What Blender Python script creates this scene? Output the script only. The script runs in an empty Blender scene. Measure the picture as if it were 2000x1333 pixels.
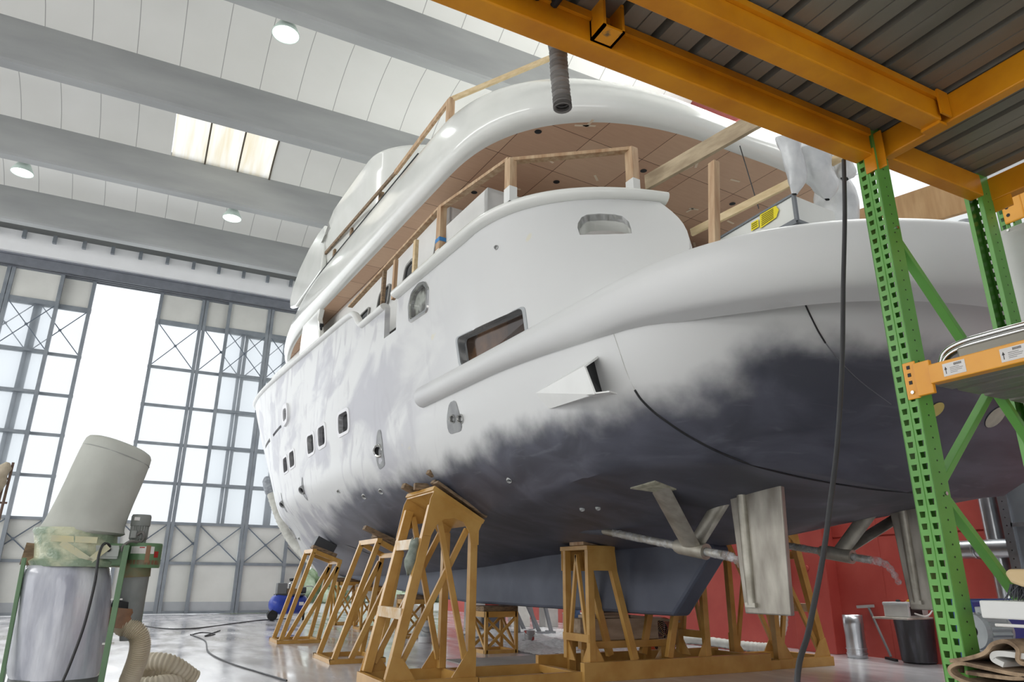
import bpy, bmesh, math, random
from mathutils import Vector, Matrix, Quaternion
sc = bpy.context.scene
COL = sc.collection
random.seed(7)
PI = math.pi

# ------------------------------------------------------------------ camera
F_PX, YAW, PITCH, ROLL, CAM_H = 1376.4, math.radians(27.03), math.radians(18.66), math.radians(0.468), 1.3
def cam_axes():
    cy, sy, cp, sp = math.cos(YAW), math.sin(YAW), math.cos(PITCH), math.sin(PITCH)
    f = Vector((sy*cp, cy*cp, sp)); r = Vector((cy, -sy, 0)); u = r.cross(f)
    c, s = math.cos(ROLL), math.sin(ROLL)
    return c*r + s*u, -s*r + c*u, f
CR, CU, CF = cam_axes()
cd = bpy.data.cameras.new('camera'); cam = bpy.data.objects.new('camera', cd); COL.objects.link(cam)
cd.sensor_width = 36.0; cd.lens = F_PX/2000*36.0; cd.clip_end = 400; cd.clip_start = 0.02
M = Matrix.Identity(4)
for i in range(3):
    M[i][0], M[i][1], M[i][2] = CR[i], CU[i], -CF[i]
M[0][3], M[1][3], M[2][3] = 0, 0, CAM_H
cam.matrix_world = M
sc.camera = cam

# ------------------------------------------------------------------ sky, lights, exposure
wd = bpy.data.worlds.new('sky'); sc.world = wd; wd.use_nodes = True
nt = wd.node_tree; bg = nt.nodes['Background']
bg.inputs[0].default_value = (0.93, 0.965, 1.0, 1); bg.inputs[1].default_value = 1.2
def area(name, loc, target, sx, sy, power, color=(1, 1, 1)):
    l = bpy.data.lights.new(name, 'AREA'); l.shape = 'RECTANGLE'; l.size = sx; l.size_y = sy; l.energy = power; l.color = color
    o = bpy.data.objects.new(name, l); COL.objects.link(o); o.location = loc
    d = Vector(target) - Vector(loc); o.rotation_euler = d.to_track_quat('-Z', 'Y').to_euler()
    return o
area('daylight_doors', (-1.5, 29.0, 6.5), (0, 0, 5), 16, 10, 700, (0.95, 0.975, 1.0))
area('fill_left_low', (-17, 12, 2.2), (8, 11, 1.2), 30, 4, 560, (0.97, 0.985, 1.0))  # added low fill from the left for stands and hull, no windows known there
area('fill_left_high', (-21.5, 12, 11.0), (-10, 12.5, 15.5), 34, 3, 3000, (1.0, 0.99, 0.97))  # added light that lifts the ceiling; the left wall has no openings
area('daylight_right_windows', (11.8, 12, 9.4), (4, 13, 16), 20, 2, 600, (1.0, 0.99, 0.97))
area('fill_behind_camera', (0, -8.5, 2.2), (10, 8, 0.6), 18, 4, 520, (1.0, 0.99, 0.97))  # added fill from behind the camera, no gate exists in the back wall
area('fill_right_aisle', (10.6, 11, 12.3), (10.6, 11, 0), 2.5, 16, 1100, (0.97, 1.0, 0.98))  # added overhead strip to brighten the red wall and floor, no fixtures
vs = sc.view_settings
vs.view_transform = 'Standard'; vs.look = 'None'; vs.exposure = 0.0; vs.gamma = 1.0; vs.use_curve_mapping = False

# ------------------------------------------------------------------ picture point -> place on a world plane
def ray(x, y):
    return CF + (x-1000)/F_PX*CR - (y-666.5)/F_PX*CU
CAM = Vector((0, 0, CAM_H))
def on(x, y, ax, val):
    d = ray(x, y); return CAM + d*((val-CAM[ax])/d[ax])
BETA = math.radians(3.5)
YO = Vector((6.92, 2.35, 0))                       # yacht: transom centre on the floor
YF = Vector((-math.sin(BETA), math.cos(BETA), 0)); YS = Vector((math.cos(BETA), math.sin(BETA), 0))
def toboat(p):
    d = p-YO; return Vector((d.dot(YS), d.dot(YF), p.z))
def tow(u, v, z):
    q = YO + YS*u + YF*v; return Vector((q.x, q.y, z))
def bz(x, y, z): return toboat(on(x, y, 2, z))
def bu(x, y, u):
    d = ray(x, y); t = (u + YO.dot(YS) - CAM.dot(YS))/d.dot(YS); return toboat(CAM + d*t)
def bv(x, y, v):
    d = ray(x, y); t = (v + YO.dot(YF) - CAM.dot(YF))/d.dot(YF); return toboat(CAM + d*t)

# ------------------------------------------------------------------ materials
MATS = {}
def lin(c):
    return tuple(((x/12.92) if x <= 0.04045 else ((x+0.055)/1.055)**2.4) for x in c)
def rgb(r, g, b): return lin((r/255, g/255, b/255))
def mat(name, col, rough=0.5, metal=0.0, col2=None, scale=4.0, detail=4.0, lo=0.35, hi=0.65, bump=0.0, bscale=None, stretch=None, coat=0.0, coords='Object', spec=0.5):
    if name in MATS: return MATS[name]
    m = bpy.data.materials.new(name); m.use_nodes = True; t = m.node_tree; N, L = t.nodes, t.links
    b = N['Principled BSDF']; b.inputs['Roughness'].default_value = rough; b.inputs['Metallic'].default_value = metal
    b.inputs['Base Color'].default_value = (*col, 1); b.inputs['Coat Weight'].default_value = coat; b.inputs['Coat Roughness'].default_value = 0.08
    b.inputs['Specular IOR Level'].default_value = spec
    tc = N.new('ShaderNodeTexCoord'); mp = N.new('ShaderNodeMapping'); L.new(tc.outputs[coords], mp.inputs['Vector'])
    if stretch: mp.inputs['Scale'].default_value = stretch
    if col2 is None: col2 = tuple(c*0.86 for c in col)
    n = N.new('ShaderNodeTexNoise'); n.inputs['Scale'].default_value = scale; n.inputs['Detail'].default_value = detail
    L.new(mp.outputs[0], n.inputs['Vector'])
    r = N.new('ShaderNodeMapRange'); r.inputs[1].default_value = lo; r.inputs[2].default_value = hi
    L.new(n.outputs['Fac'], r.inputs[0])
    mx = N.new('ShaderNodeMix'); mx.data_type = 'RGBA'; mx.inputs[6].default_value = (*col, 1); mx.inputs[7].default_value = (*col2, 1)
    L.new(r.outputs[0], mx.inputs[0]); L.new(mx.outputs[2], b.inputs['Base Color'])
    if bump:
        n2 = N.new('ShaderNodeTexNoise'); n2.inputs['Scale'].default_value = bscale or scale*3; n2.inputs['Detail'].default_value = 3
        L.new(mp.outputs[0], n2.inputs['Vector'])
        bp = N.new('ShaderNodeBump'); bp.inputs['Strength'].default_value = bump; bp.inputs['Distance'].default_value = 0.02
        L.new(n2.outputs['Fac'], bp.inputs['Height']); L.new(bp.outputs[0], b.inputs['Normal'])
    MATS[name] = m
    return m
def emis(name, col, strength):
    m = bpy.data.materials.new(name); m.use_nodes = True; t = m.node_tree; t.nodes.remove(t.nodes['Principled BSDF'])
    e = t.nodes.new('ShaderNodeEmission'); e.inputs[0].default_value = (*col, 1); e.inputs[1].default_value = strength
    t.links.new(e.outputs[0], t.nodes['Material Output'].inputs[0]); MATS[name] = m
    return m
def film(name, col, alpha, rough=0.25, bump=0.4):
    """thin wrinkled plastic: part see-through, part pale sheen"""
    m = bpy.data.materials.new(name); m.use_nodes = True; t = m.node_tree; N, L = t.nodes, t.links
    b = N['Principled BSDF']; b.inputs['Base Color'].default_value = (*col, 1); b.inputs['Roughness'].default_value = rough
    tr = N.new('ShaderNodeBsdfTransparent'); mx = N.new('ShaderNodeMixShader')
    n = N.new('ShaderNodeTexNoise'); n.inputs['Scale'].default_value = 14; n.inputs['Detail'].default_value = 4
    tc = N.new('ShaderNodeTexCoord'); L.new(tc.outputs['Object'], n.inputs['Vector'])
    r = N.new('ShaderNodeMapRange'); r.inputs[1].default_value = 0.35; r.inputs[2].default_value = 0.65
    r.inputs[3].default_value = max(0, alpha-0.2); r.inputs[4].default_value = min(1, alpha+0.2); L.new(n.outputs['Fac'], r.inputs[0])
    bp = N.new('ShaderNodeBump'); bp.inputs['Strength'].default_value = bump; bp.inputs['Distance'].default_value = 0.02
    L.new(n.outputs['Fac'], bp.inputs['Height']); L.new(bp.outputs[0], b.inputs['Normal'])
    L.new(r.outputs[0], mx.inputs[0]); L.new(tr.outputs[0], mx.inputs[1]); L.new(b.outputs[0], mx.inputs[2])
    L.new(mx.outputs[0], N['Material Output'].inputs[0]); MATS[name] = m
    return m

white = mat('white_gelcoat', rgb(232, 233, 228), 0.18, 0, rgb(224, 226, 220), 1.2, coat=0.4)
whitematt = mat('white_panel', rgb(228, 229, 226), 0.5, 0, rgb(218, 219, 216), 1.5)
yellow = mat('ochre_stand_paint', rgb(206, 163, 92), 0.3, 0, rgb(188, 141, 70), 3.0, bump=0.03)
yellowpale = mat('ochre_stand_paint_glare', rgb(226, 212, 190), 0.4, 0, rgb(203, 160, 95), 5.0)  # stand ochre whitened by glare, the bright light put into the colour
amber = mat('amber_beam_paint', rgb(226, 152, 22), 0.38, 0, rgb(205, 130, 14), 3.5, bump=0.05, bscale=40)
ambershelf = mat('amber_shelf_paint', rgb(240, 172, 54), 0.36, 0, rgb(228, 155, 40), 3.0)
green = mat('green_rack_paint', rgb(104, 168, 78), 0.36, 0, rgb(92, 154, 66), 2.5)
dgreen = mat('green_machine_paint', rgb(104, 140, 100), 0.4, 0, rgb(92, 124, 90), 4)
galv = mat('galvanised_sheet', rgb(150, 148, 138), 0.45, 0.35, rgb(120, 117, 106), 2.5, 8, 0.3, 0.7, stretch=(1, .35, 1), bump=0.05, bscale=60)
zinc = mat('bright_zinc_duct', rgb(205, 208, 212), 0.28, 0.85, rgb(175, 178, 182), 2)
steelgrey = mat('grey_door_steel', rgb(148, 154, 160), 0.45, 0.2, rgb(132, 139, 146), 2.5)
brushed = mat('scuffed_rudder_steel', rgb(186, 181, 170), 0.45, 0.55, rgb(140, 134, 124), 2.2, 9, 0.32, 0.66, stretch=(1, 2.5, .8), bump=0.04)
bronze = mat('brushed_shaft_steel', rgb(190, 186, 174), 0.4, 0.45, rgb(152, 147, 134), 5)
concrete = mat('precast_concrete', rgb(166, 168, 167), 0.85, 0, rgb(146, 148, 148), 0.9, 6, 0.3, 0.7, stretch=(.35, 1, 1.6), bump=0.05)
ceilw = mat('white_ceiling_panel', rgb(231, 231, 226), 0.7, 0, rgb(224, 224, 219), 0.4)
wood = mat('raw_timber', rgb(204, 178, 144), 0.65, 0, rgb(164, 126, 92), 3, 6, 0.3, 0.7, stretch=(5, 5, .7), bump=0.05)
woodl = mat('pale_new_timber', rgb(222, 200, 160), 0.6, 0, rgb(205, 180, 136), 3, 6, stretch=(6, 1, 6))
woodd = mat('weathered_timber', rgb(150, 126, 98), 0.75, 0, rgb(104, 86, 66), 5, 6, stretch=(2, 2, 6), bump=0.1)
black = mat('black_rubber', rgb(36, 37, 39), 0.6, 0, rgb(26, 26, 28), 8)
darkgrey = mat('dark_grey_plastic', rgb(70, 72, 75), 0.5)
midgrey = mat('mid_grey_paint', rgb(140, 143, 144), 0.5, 0, rgb(122, 125, 127), 3)
chrome = mat('polished_steel', rgb(205, 205, 203), 0.15, 1.0)
darkglass = mat('dark_glass', rgb(40, 42, 44), 0.08, 0, rgb(26, 27, 29), 2, spec=0.6)
blue = mat('blue_machine_paint', rgb(28, 72, 150), 0.35, 0, rgb(22, 58, 126), 4)
bluetank = mat('blue_tank_paint', rgb(48, 74, 178), 0.3, 0, rgb(40, 62, 158), 3)
rope_black = mat('black_cable', rgb(52, 53, 55), 0.5)
greyhose = mat('grey_flexible_hose', rgb(128, 126, 122), 0.5, 0, rgb(108, 106, 102), 6)
beighose = mat('beige_flexible_hose', rgb(214, 204, 184), 0.5, 0, rgb(196, 184, 160), 4)
canvas = mat('grey_filter_cloth', rgb(196, 198, 190), 0.85, 0, rgb(178, 180, 172), 1.8, bump=0.06, bscale=30)
tapeblue = mat('blue_masking_tape', rgb(60, 130, 190), 0.6)
red = mat('red_painted_wall', rgb(206, 94, 84), 0.5, 0, rgb(190, 78, 70), 1.2, 6, bump=0.02)
paper = mat('white_paper_label', rgb(232, 230, 226), 0.6, 0, rgb(222, 220, 216), 8)
ink = mat('label_ink', rgb(70, 66, 66), 0.7)
stickeryellow = mat('yellow_sticker', rgb(244, 226, 20), 0.5)

# ------------------------------------------------------------------ mesh building
class MB:
    def __init__(s): s.v = []; s.f = []; s.m = []; s.cur = 0
    def _add(s, vs, fs):
        o = len(s.v); s.v += [Vector(p) for p in vs]; s.f += [tuple(i+o for i in f) for f in fs]; s.m += [s.cur]*len(fs); return s
    def box(s, c, d, rot=None):
        c = Vector(c); h = Vector(d)/2; R = rot or Matrix.Identity(3)
        vs = [c + R @ Vector((x*h.x, y*h.y, z*h.z)) for x in (-1, 1) for y in (-1, 1) for z in (-1, 1)]
        return s._add(vs, [(0, 1, 3, 2), (4, 6, 7, 5), (0, 4, 5, 1), (2, 3, 7, 6), (0, 2, 6, 4), (1, 5, 7, 3)])
    def bx(s, a, b):
        a, b = Vector(a), Vector(b); return s.box((a+b)/2, [abs(x) for x in (b-a)])
    def bar(s, p, q, w, h=None, up=(0, 0, 1), ext=0.0):
        """square bar from p to q; w across, h along 'up'"""
        p, q = Vector(p), Vector(q); h = h or w; d = (q-p).normalized(); p = p-d*ext; q = q+d*ext
        up = Vector(up)
        if abs(d.dot(up)) > 0.98: up = Vector((1, 0, 0)) if abs(d.x) < .9 else Vector((0, 1, 0))
        x = d.cross(up).normalized(); y = x.cross(d).normalized()
        vs = [e + x*(a*w/2) + y*(b*h/2) for e in (p, q) for a, b in ((-1, -1), (1, -1), (1, 1), (-1, 1))]
        return s._add(vs, [(0, 1, 2, 3), (7, 6, 5, 4), (0, 4, 5, 1), (1, 5, 6, 2), (2, 6, 7, 3), (3, 7, 4, 0)])
    def tube(s, pts, r, n=10, cap=True, closed=False):
        pts = [Vector(p) for p in pts]; k = len(pts); rs = r if isinstance(r, (list, tuple)) else [r]*k
        ref = None; rings = []
        for i, p in enumerate(pts):
            a = pts[i-1] if (i or closed) else p; b = pts[(i+1) % k] if (i < k-1 or closed) else p
            d = (b-a).normalized()
            if ref is None: ref = d.orthogonal().normalized()
            ref = (ref - d*ref.dot(d)).normalized(); e = d.cross(ref)
            rings.append([p + (ref*math.cos(t)+e*math.sin(t))*rs[i] for t in (2*PI*j/n for j in range(n))])
        vs = [q for g in rings for q in g]; fs = []
        for i in range(k if closed else k-1):
            j2 = (i+1) % k
            for j in range(n): fs.append((i*n+j, i*n+(j+1) % n, j2*n+(j+1) % n, j2*n+j))
        if cap and not closed:
            fs.append(tuple(range(n))[::-1]); fs.append(tuple((k-1)*n+j for j in range(n)))
        return s._add(vs, fs)
    def cyl(s, p, q, r, n=20, r2=None): return s.tube([p, q], [r, r if r2 is None else r2], n)
    def lathe(s, prof, origin=(0, 0, 0), axis=(0, 0, 1), n=24, cap=False):
        """prof: list of (radius, height) along axis"""
        o = Vector(origin); a = Vector(axis).normalized(); x = a.orthogonal().normalized(); y = a.cross(x); vs = []; fs = []
        for r, h in prof:
            for j in range(n):
                t = 2*PI*j/n; vs.append(o + a*h + (x*math.cos(t)+y*math.sin(t))*r)
        for i in range(len(prof)-1):
            for j in range(n): fs.append((i*n+j, i*n+(j+1) % n, (i+1)*n+(j+1) % n, (i+1)*n+j))
        if cap: fs.append(tuple(range(n))[::-1]); fs.append(tuple((len(prof)-1)*n+j for j in range(n)))
        return s._add(vs, fs)
    def prism(s, poly, ext):
        """closed polygon (3D points) extruded by vector ext"""
        n = len(poly); e = Vector(ext); p = [Vector(q) for q in poly]; vs = p + [q+e for q in p]
        fs = [tuple(range(n))[::-1], tuple(range(n, 2*n))] + [(i, (i+1) % n, n+(i+1) % n, n+i) for i in range(n)]
        return s._add(vs, fs)
    def grid(s, rows, close=False):
        """rows: list of equal-length point lists"""
        n = len(rows[0]); vs = [p for r in rows for p in r]; fs = []
        for i in range(len(rows)-1):
            for j in range(n-1+(1 if close else 0)):
                a, b2 = j, (j+1) % n; fs.append((i*n+a, i*n+b2, (i+1)*n+b2, (i+1)*n+a))
        return s._add(vs, fs)
    def build(s, name, m, parent=None, smooth=0, bevel=0.0, local=True, thick=0.0, label=None, solid_off=-1, keepn=False):
        """smooth: angle in degrees under which edges are shaded smooth (0 = flat)"""
        me = bpy.data.meshes.new(name); inv = None
        vs = s.v
        if parent is not None and not local:
            inv = ROOTM[parent.name].inverted() if parent.name in ROOTM else Matrix.Identity(4)
            vs = [inv @ p for p in vs]
        me.from_pydata([tuple(p) for p in vs], [], s.f)
        ms = m if isinstance(m, (list, tuple)) else [m]
        for x in ms: me.materials.append(x)
        if any(s.m): me.polygons.foreach_set('material_index', s.m)
        bm = bmesh.new(); bm.from_mesh(me); bmesh.ops.remove_doubles(bm, verts=bm.verts, dist=1e-5)
        if not keepn: bmesh.ops.recalc_face_normals(bm, faces=bm.faces)
        bm.to_mesh(me); bm.free()
        o = bpy.data.objects.new(name, me); COL.objects.link(o)
        if parent is not None: o.parent = parent; ROOTM[o.name] = ROOTM.get(parent.name, Matrix.Identity(4))
        if smooth:
            me.polygons.foreach_set('use_smooth', [True]*len(me.polygons)); me.set_sharp_from_angle(angle=math.radians(smooth))
        if thick:
            md = o.modifiers.new('thickness', 'SOLIDIFY'); md.thickness = thick; md.offset = solid_off
        if bevel:
            md = o.modifiers.new('edges', 'BEVEL'); md.width = bevel; md.segments = 2; md.limit_method = 'ANGLE'
        if label: o['label'] = label
        return o
ROOTM = {}
def thing(name, label, cat, loc=(0, 0, 0), rotz=0.0, group=None):
    o = bpy.data.objects.new(name, None); COL.objects.link(o); o.empty_display_size = .1
    o.location = loc; o.rotation_euler = (0, 0, rotz); o['label'] = label; o['category'] = cat
    if group: o['group'] = group
    ROOTM[o.name] = Matrix.Translation(Vector(loc)) @ Matrix.Rotation(rotz, 4, 'Z')
    return o
def tag(o, label, cat, group=None, kind=None):
    o['label'] = label; o['category'] = cat
    if group: o['group'] = group
    if kind: o['kind'] = kind
    return o
def struct(o): o['kind'] = 'structure'; return o
def dup(root, loc, rotz=None, label=None, group=None):
    def cp(o, par):
        c = o.copy(); COL.objects.link(c)
        if par is not None: c.parent = par
        for ch in list(o.children): cp(ch, c)
        return c
    r = cp(root, None); r.location = loc
    if rotz is not None: r.rotation_euler = (0, 0, rotz)
    if label: r['label'] = label
    if group: r['group'] = group
    ROOTM[r.name] = Matrix.Translation(Vector(loc)) @ Matrix.Rotation(r.rotation_euler[2], 4, 'Z')
    return r
def lerp(a, b, t): return a+(b-a)*t
def smooth01(t): t = min(1, max(0, t)); return t*t*(3-2*t)
def pchip(xs, ys):
    """smooth monotone curve through the table"""
    n = len(xs); h = [xs[i+1]-xs[i] for i in range(n-1)]; d = [(ys[i+1]-ys[i])/h[i] for i in range(n-1)]
    m = [d[0]]+[0 if d[i-1]*d[i] <= 0 else 2*d[i-1]*d[i]/(d[i-1]+d[i]) for i in range(1, n-1)]+[d[-1]]
    def f(x):
        if x <= xs[0]: return ys[0]
        if x >= xs[-1]: return ys[-1]
        i = 0
        while x > xs[i+1]: i += 1
        t = (x-xs[i])/h[i]
        return (2*t**3-3*t*t+1)*ys[i]+(t**3-2*t*t+t)*h[i]*m[i]+(-2*t**3+3*t*t)*ys[i+1]+(t**3-t*t)*h[i]*m[i+1]
    return f
def spline(pts, k=8):
    """Catmull-Rom through 3D points"""
    p = [Vector(q) for q in pts]; p = [p[0]*2-p[1]] + p + [p[-1]*2-p[-2]]; out = []
    for i in range(1, len(p)-2):
        for j in range(k):
            t = j/k; a, b, c, d = p[i-1:i+3]
            out.append(0.5*((2*b)+(c-a)*t+(2*a-5*b+4*c-d)*t*t+(3*b-a-3*c+d)*t**3))
    out.append(p[-2].copy()); return out
def apply_mods(o):
    dg = bpy.context.evaluated_depsgraph_get(); dg.update()
    me = bpy.data.meshes.new_from_object(o.evaluated_get(dg)); o.modifiers.clear(); o.data = me
    if len(me.polygons): me.set_sharp_from_angle(angle=math.radians(38))
def cut(o, cutter):
    """carve a hole and throw the cutter away"""
    bm = bmesh.new(); bm.from_mesh(cutter.data); bmesh.ops.triangulate(bm, faces=bm.faces); bmesh.ops.recalc_face_normals(bm, faces=bm.faces); bm.to_mesh(cutter.data); bm.free(); keep = o.data.copy(); n0 = len(keep.vertices)
    md = o.modifiers.new('hole', 'BOOLEAN'); md.operation = 'DIFFERENCE'; md.object = cutter; md.solver = 'EXACT'
    bpy.context.view_layer.update(); apply_mods(o)
    if len(o.data.vertices) < n0*.7:
        o.data = keep; md = o.modifiers.new('hole', 'BOOLEAN'); md.operation = 'DIFFERENCE'; md.object = cutter; md.solver = 'FAST'
        bpy.context.view_layer.update(); apply_mods(o); print('CUT FAST', cutter.name, n0, len(o.data.vertices))
        if len(o.data.vertices) < n0*.7: o.data = keep; print('CUT FAILED')
    bpy.data.objects.remove(cutter)
# ================================================================== THE HALL
DOOR_Y, WALL_X, BEAM_Z = 29.6, 12.3, 12.75
def floor_mat():
    m = mat('polished_concrete_floor', rgb(220, 218, 220), 0.12, 0, rgb(196, 194, 198), 0.55, 8, 0.32, 0.68, bump=0.02, bscale=3)
    t = m.node_tree; N, L = t.nodes, t.links; b = N['Principled BSDF']
    n = N.new('ShaderNodeTexNoise'); n.inputs['Scale'].default_value = 1.3; n.inputs['Detail'].default_value = 8
    tc = N.new('ShaderNodeTexCoord'); mp = N.new('ShaderNodeMapping'); mp.inputs['Scale'].default_value = (1.6, .5, 1); L.new(tc.outputs['Object'], mp.inputs[0]); L.new(mp.outputs[0], n.inputs['Vector'])
    r = N.new('ShaderNodeMapRange'); r.inputs[1].default_value = .35; r.inputs[2].default_value = .7; r.inputs[3].default_value = .06; r.inputs[4].default_value = .3
    L.new(n.outputs['Fac'], r.inputs[0]); L.new(r.outputs[0], b.inputs['Roughness'])
    return m
struct(MB().bx((-22, -9, -.2), (WALL_X+.4, DOOR_Y+.3, 0)).build('floor', floor_mat()))
# outdoors beyond the doors
struct(MB().bx((-40, DOOR_Y+.3, -.3), (60, 90, -.06)).build('ground', mat('pale_yard', rgb(206, 208, 204), .9)))
hb = MB(); rnd = random.Random(3)
for i in range(420):
    x, y, z = rnd.uniform(5, 26), rnd.uniform(41, 45), rnd.uniform(-.1, 3.4)
    s = rnd.uniform(.35, .7); d = Vector((rnd.uniform(-1, 1), rnd.uniform(-1, 1), rnd.uniform(-.6, 1)))
    hb.lathe([(0, -s), (s*.8, -s*.4), (s, 0), (s*.7, s*.5), (0, s)], (x, y, z), d, 6)
tag(hb.build('hedge', mat('pale_hedge_leaves', rgb(222, 232, 212), .9, 0, rgb(196, 212, 182), 6), smooth=60), 'pale green hedge outdoors beyond the open hangar door', 'hedge', kind='stuff')

# concrete beams and vaulted white panels between them
beams = [-5.55, -.9, 3.75, 8.4, 13.05, 17.7, 22.35, 27.0]
for k, y in enumerate(beams):
    m = MB()
    prof = [(y-.16, BEAM_Z), (y+.16, BEAM_Z), (y+.2, BEAM_Z+.06), (y+.2, BEAM_Z+1.32), (y-.2, BEAM_Z+1.32), (y-.2, BEAM_Z+.06)]
    m.prism([(-24, a, b) for a, b in prof], (24+WALL_X, 0, 0))
    o = struct(m.build('beam_%d' % (k+1), concrete)); o.name = 'trim_%d' % (k+1)
def ceil_mat():
    m = mat('white_ceiling_panel_joints', rgb(232, 232, 228), .75, 0, rgb(225, 225, 220), .4)
    t = m.node_tree; N, L = t.nodes, t.links; b = N['Principled BSDF']
    tc = N.new('ShaderNodeTexCoord'); sx = N.new('ShaderNodeSeparateXYZ'); L.new(tc.outputs['Object'], sx.inputs[0])
    a = N.new('ShaderNodeMath'); a.operation = 'ADD'; a.inputs[1].default_value = 50.9; L.new(sx.outputs[0], a.inputs[0])
    f = N.new('ShaderNodeMath'); f.operation = 'FRACT'; L.new(a.outputs[0], f.inputs[0])
    c = N.new('ShaderNodeMath'); c.operation = 'LESS_THAN'; c.inputs[1].default_value = .02; L.new(f.outputs[0], c.inputs[0])
    mx = N.new('ShaderNodeMix'); mx.data_type = 'RGBA'; mx.inputs[7].default_value = (*rgb(168, 168, 164), 1)
    old = b.inputs['Base Color'].links[0].from_socket; L.new(old, mx.inputs[6]); L.new(c.outputs[0], mx.inputs[0]); L.new(mx.outputs[2], b.inputs['Base Color'])
    return m
cm = ceil_mat(); ceil = MB()
SKX = (-.9, 2.1); ks = 10
ends = beams + [31.6]
for i in range(len(ends)-1):
    y0, y1 = ends[i]+.2, ends[i+1]-.2
    def arc(x, h0=BEAM_Z+1.2, rise=.62):
        return [Vector((x, lerp(y0, y1, j/ks), h0+rise*math.sin(PI*j/ks)**.8)) for j in range(ks+1)]
    xs = [(-24, WALL_X)] if i != 5 else [(-24, SKX[0]), (SKX[1], WALL_X)]
    for a, b2 in xs: ceil.grid([arc(a), arc(b2)])
    if i == 5:
        for q in range(3):
            a = lerp(*SKX, q/3)+.025; b2 = lerp(*SKX, (q+1)/3)-.025
            m = bpy.data.materials.get('skylight_sheet')
            if not m:
                m = bpy.data.materials.new('skylight_sheet'); m.use_nodes = True; t = m.node_tree; t.nodes.remove(t.nodes['Principled BSDF'])
                tr = t.nodes.new('ShaderNodeBsdfTranslucent'); tc = t.nodes.new('ShaderNodeTexCoord'); mp = t.nodes.new('ShaderNodeMapping'); mp.inputs['Scale'].default_value = (5, .22, 1)
                n = t.nodes.new('ShaderNodeTexNoise'); n.inputs['Scale'].default_value = 1; n.inputs['Detail'].default_value = 3
                cr = t.nodes.new('ShaderNodeValToRGB'); cr.color_ramp.elements[0].color = (*rgb(240, 228, 200), 1); cr.color_ramp.elements[0].position = .3; cr.color_ramp.elements[1].color = (1, .97, .9, 1); cr.color_ramp.elements[1].position = .6
                t.links.new(tc.outputs['Object'], mp.inputs[0]); t.links.new(mp.outputs[0], n.inputs['Vector']); t.links.new(n.outputs['Fac'], cr.inputs[0]); t.links.new(cr.outputs[0], tr.inputs[0])
                t.links.new(tr.outputs[0], t.nodes['Material Output'].inputs[0])
            struct(MB().grid([arc(a), arc(b2)]).build('window_%d' % (q+11), m, smooth=40))
            fm = MB(); e_ = [p+Vector((0, 0, -.02)) for p in arc(lerp(*SKX, (q+1)/3))]
            for p1, p2 in zip(e_, e_[1:]): fm.bar(p1, p2, .05, .04)
            struct(fm.build('trim_%d' % (q+41), mat('dark_skylight_bar', rgb(96, 88, 74), .6)))
struct(ceil.build('ceiling', cm, smooth=40, keepn=True))

# far wall: concrete lintel, white fascia with brackets, door track
w = MB(); w.bx((-24, DOOR_Y-.15, 13.0), (WALL_X, DOOR_Y+.35, 15)); struct(w.build('wall_far', concrete))
w = MB(); w.bx((-24, DOOR_Y-.75, 12.42), (WALL_X, DOOR_Y-.6, 13.25)); struct(w.build('trim_20', mat('white_fascia', rgb(244, 245, 246), .5, 0, rgb(238, 239, 240), 1)))
w = MB()
for i in range(26):
    x = -12+i*.95*1.0; w.bx((x-.06, DOOR_Y-.9, 12.95), (x+.06, DOOR_Y-.75, 13.25))
struct(w.build('trim_21', steelgrey))
w = MB()
for j in range(4): w.bx((-24, DOOR_Y-.5+j*.2, 12.02+.0*j), (WALL_X, DOOR_Y-.4+j*.2, 12.4))
w.bx((-24, DOOR_Y-.6, 12.36), (WALL_X, DOOR_Y+.4, 12.43)); struct(w.build('trim_22', mat('dark_door_track', rgb(128, 132, 140), .5, .2)))

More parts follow.
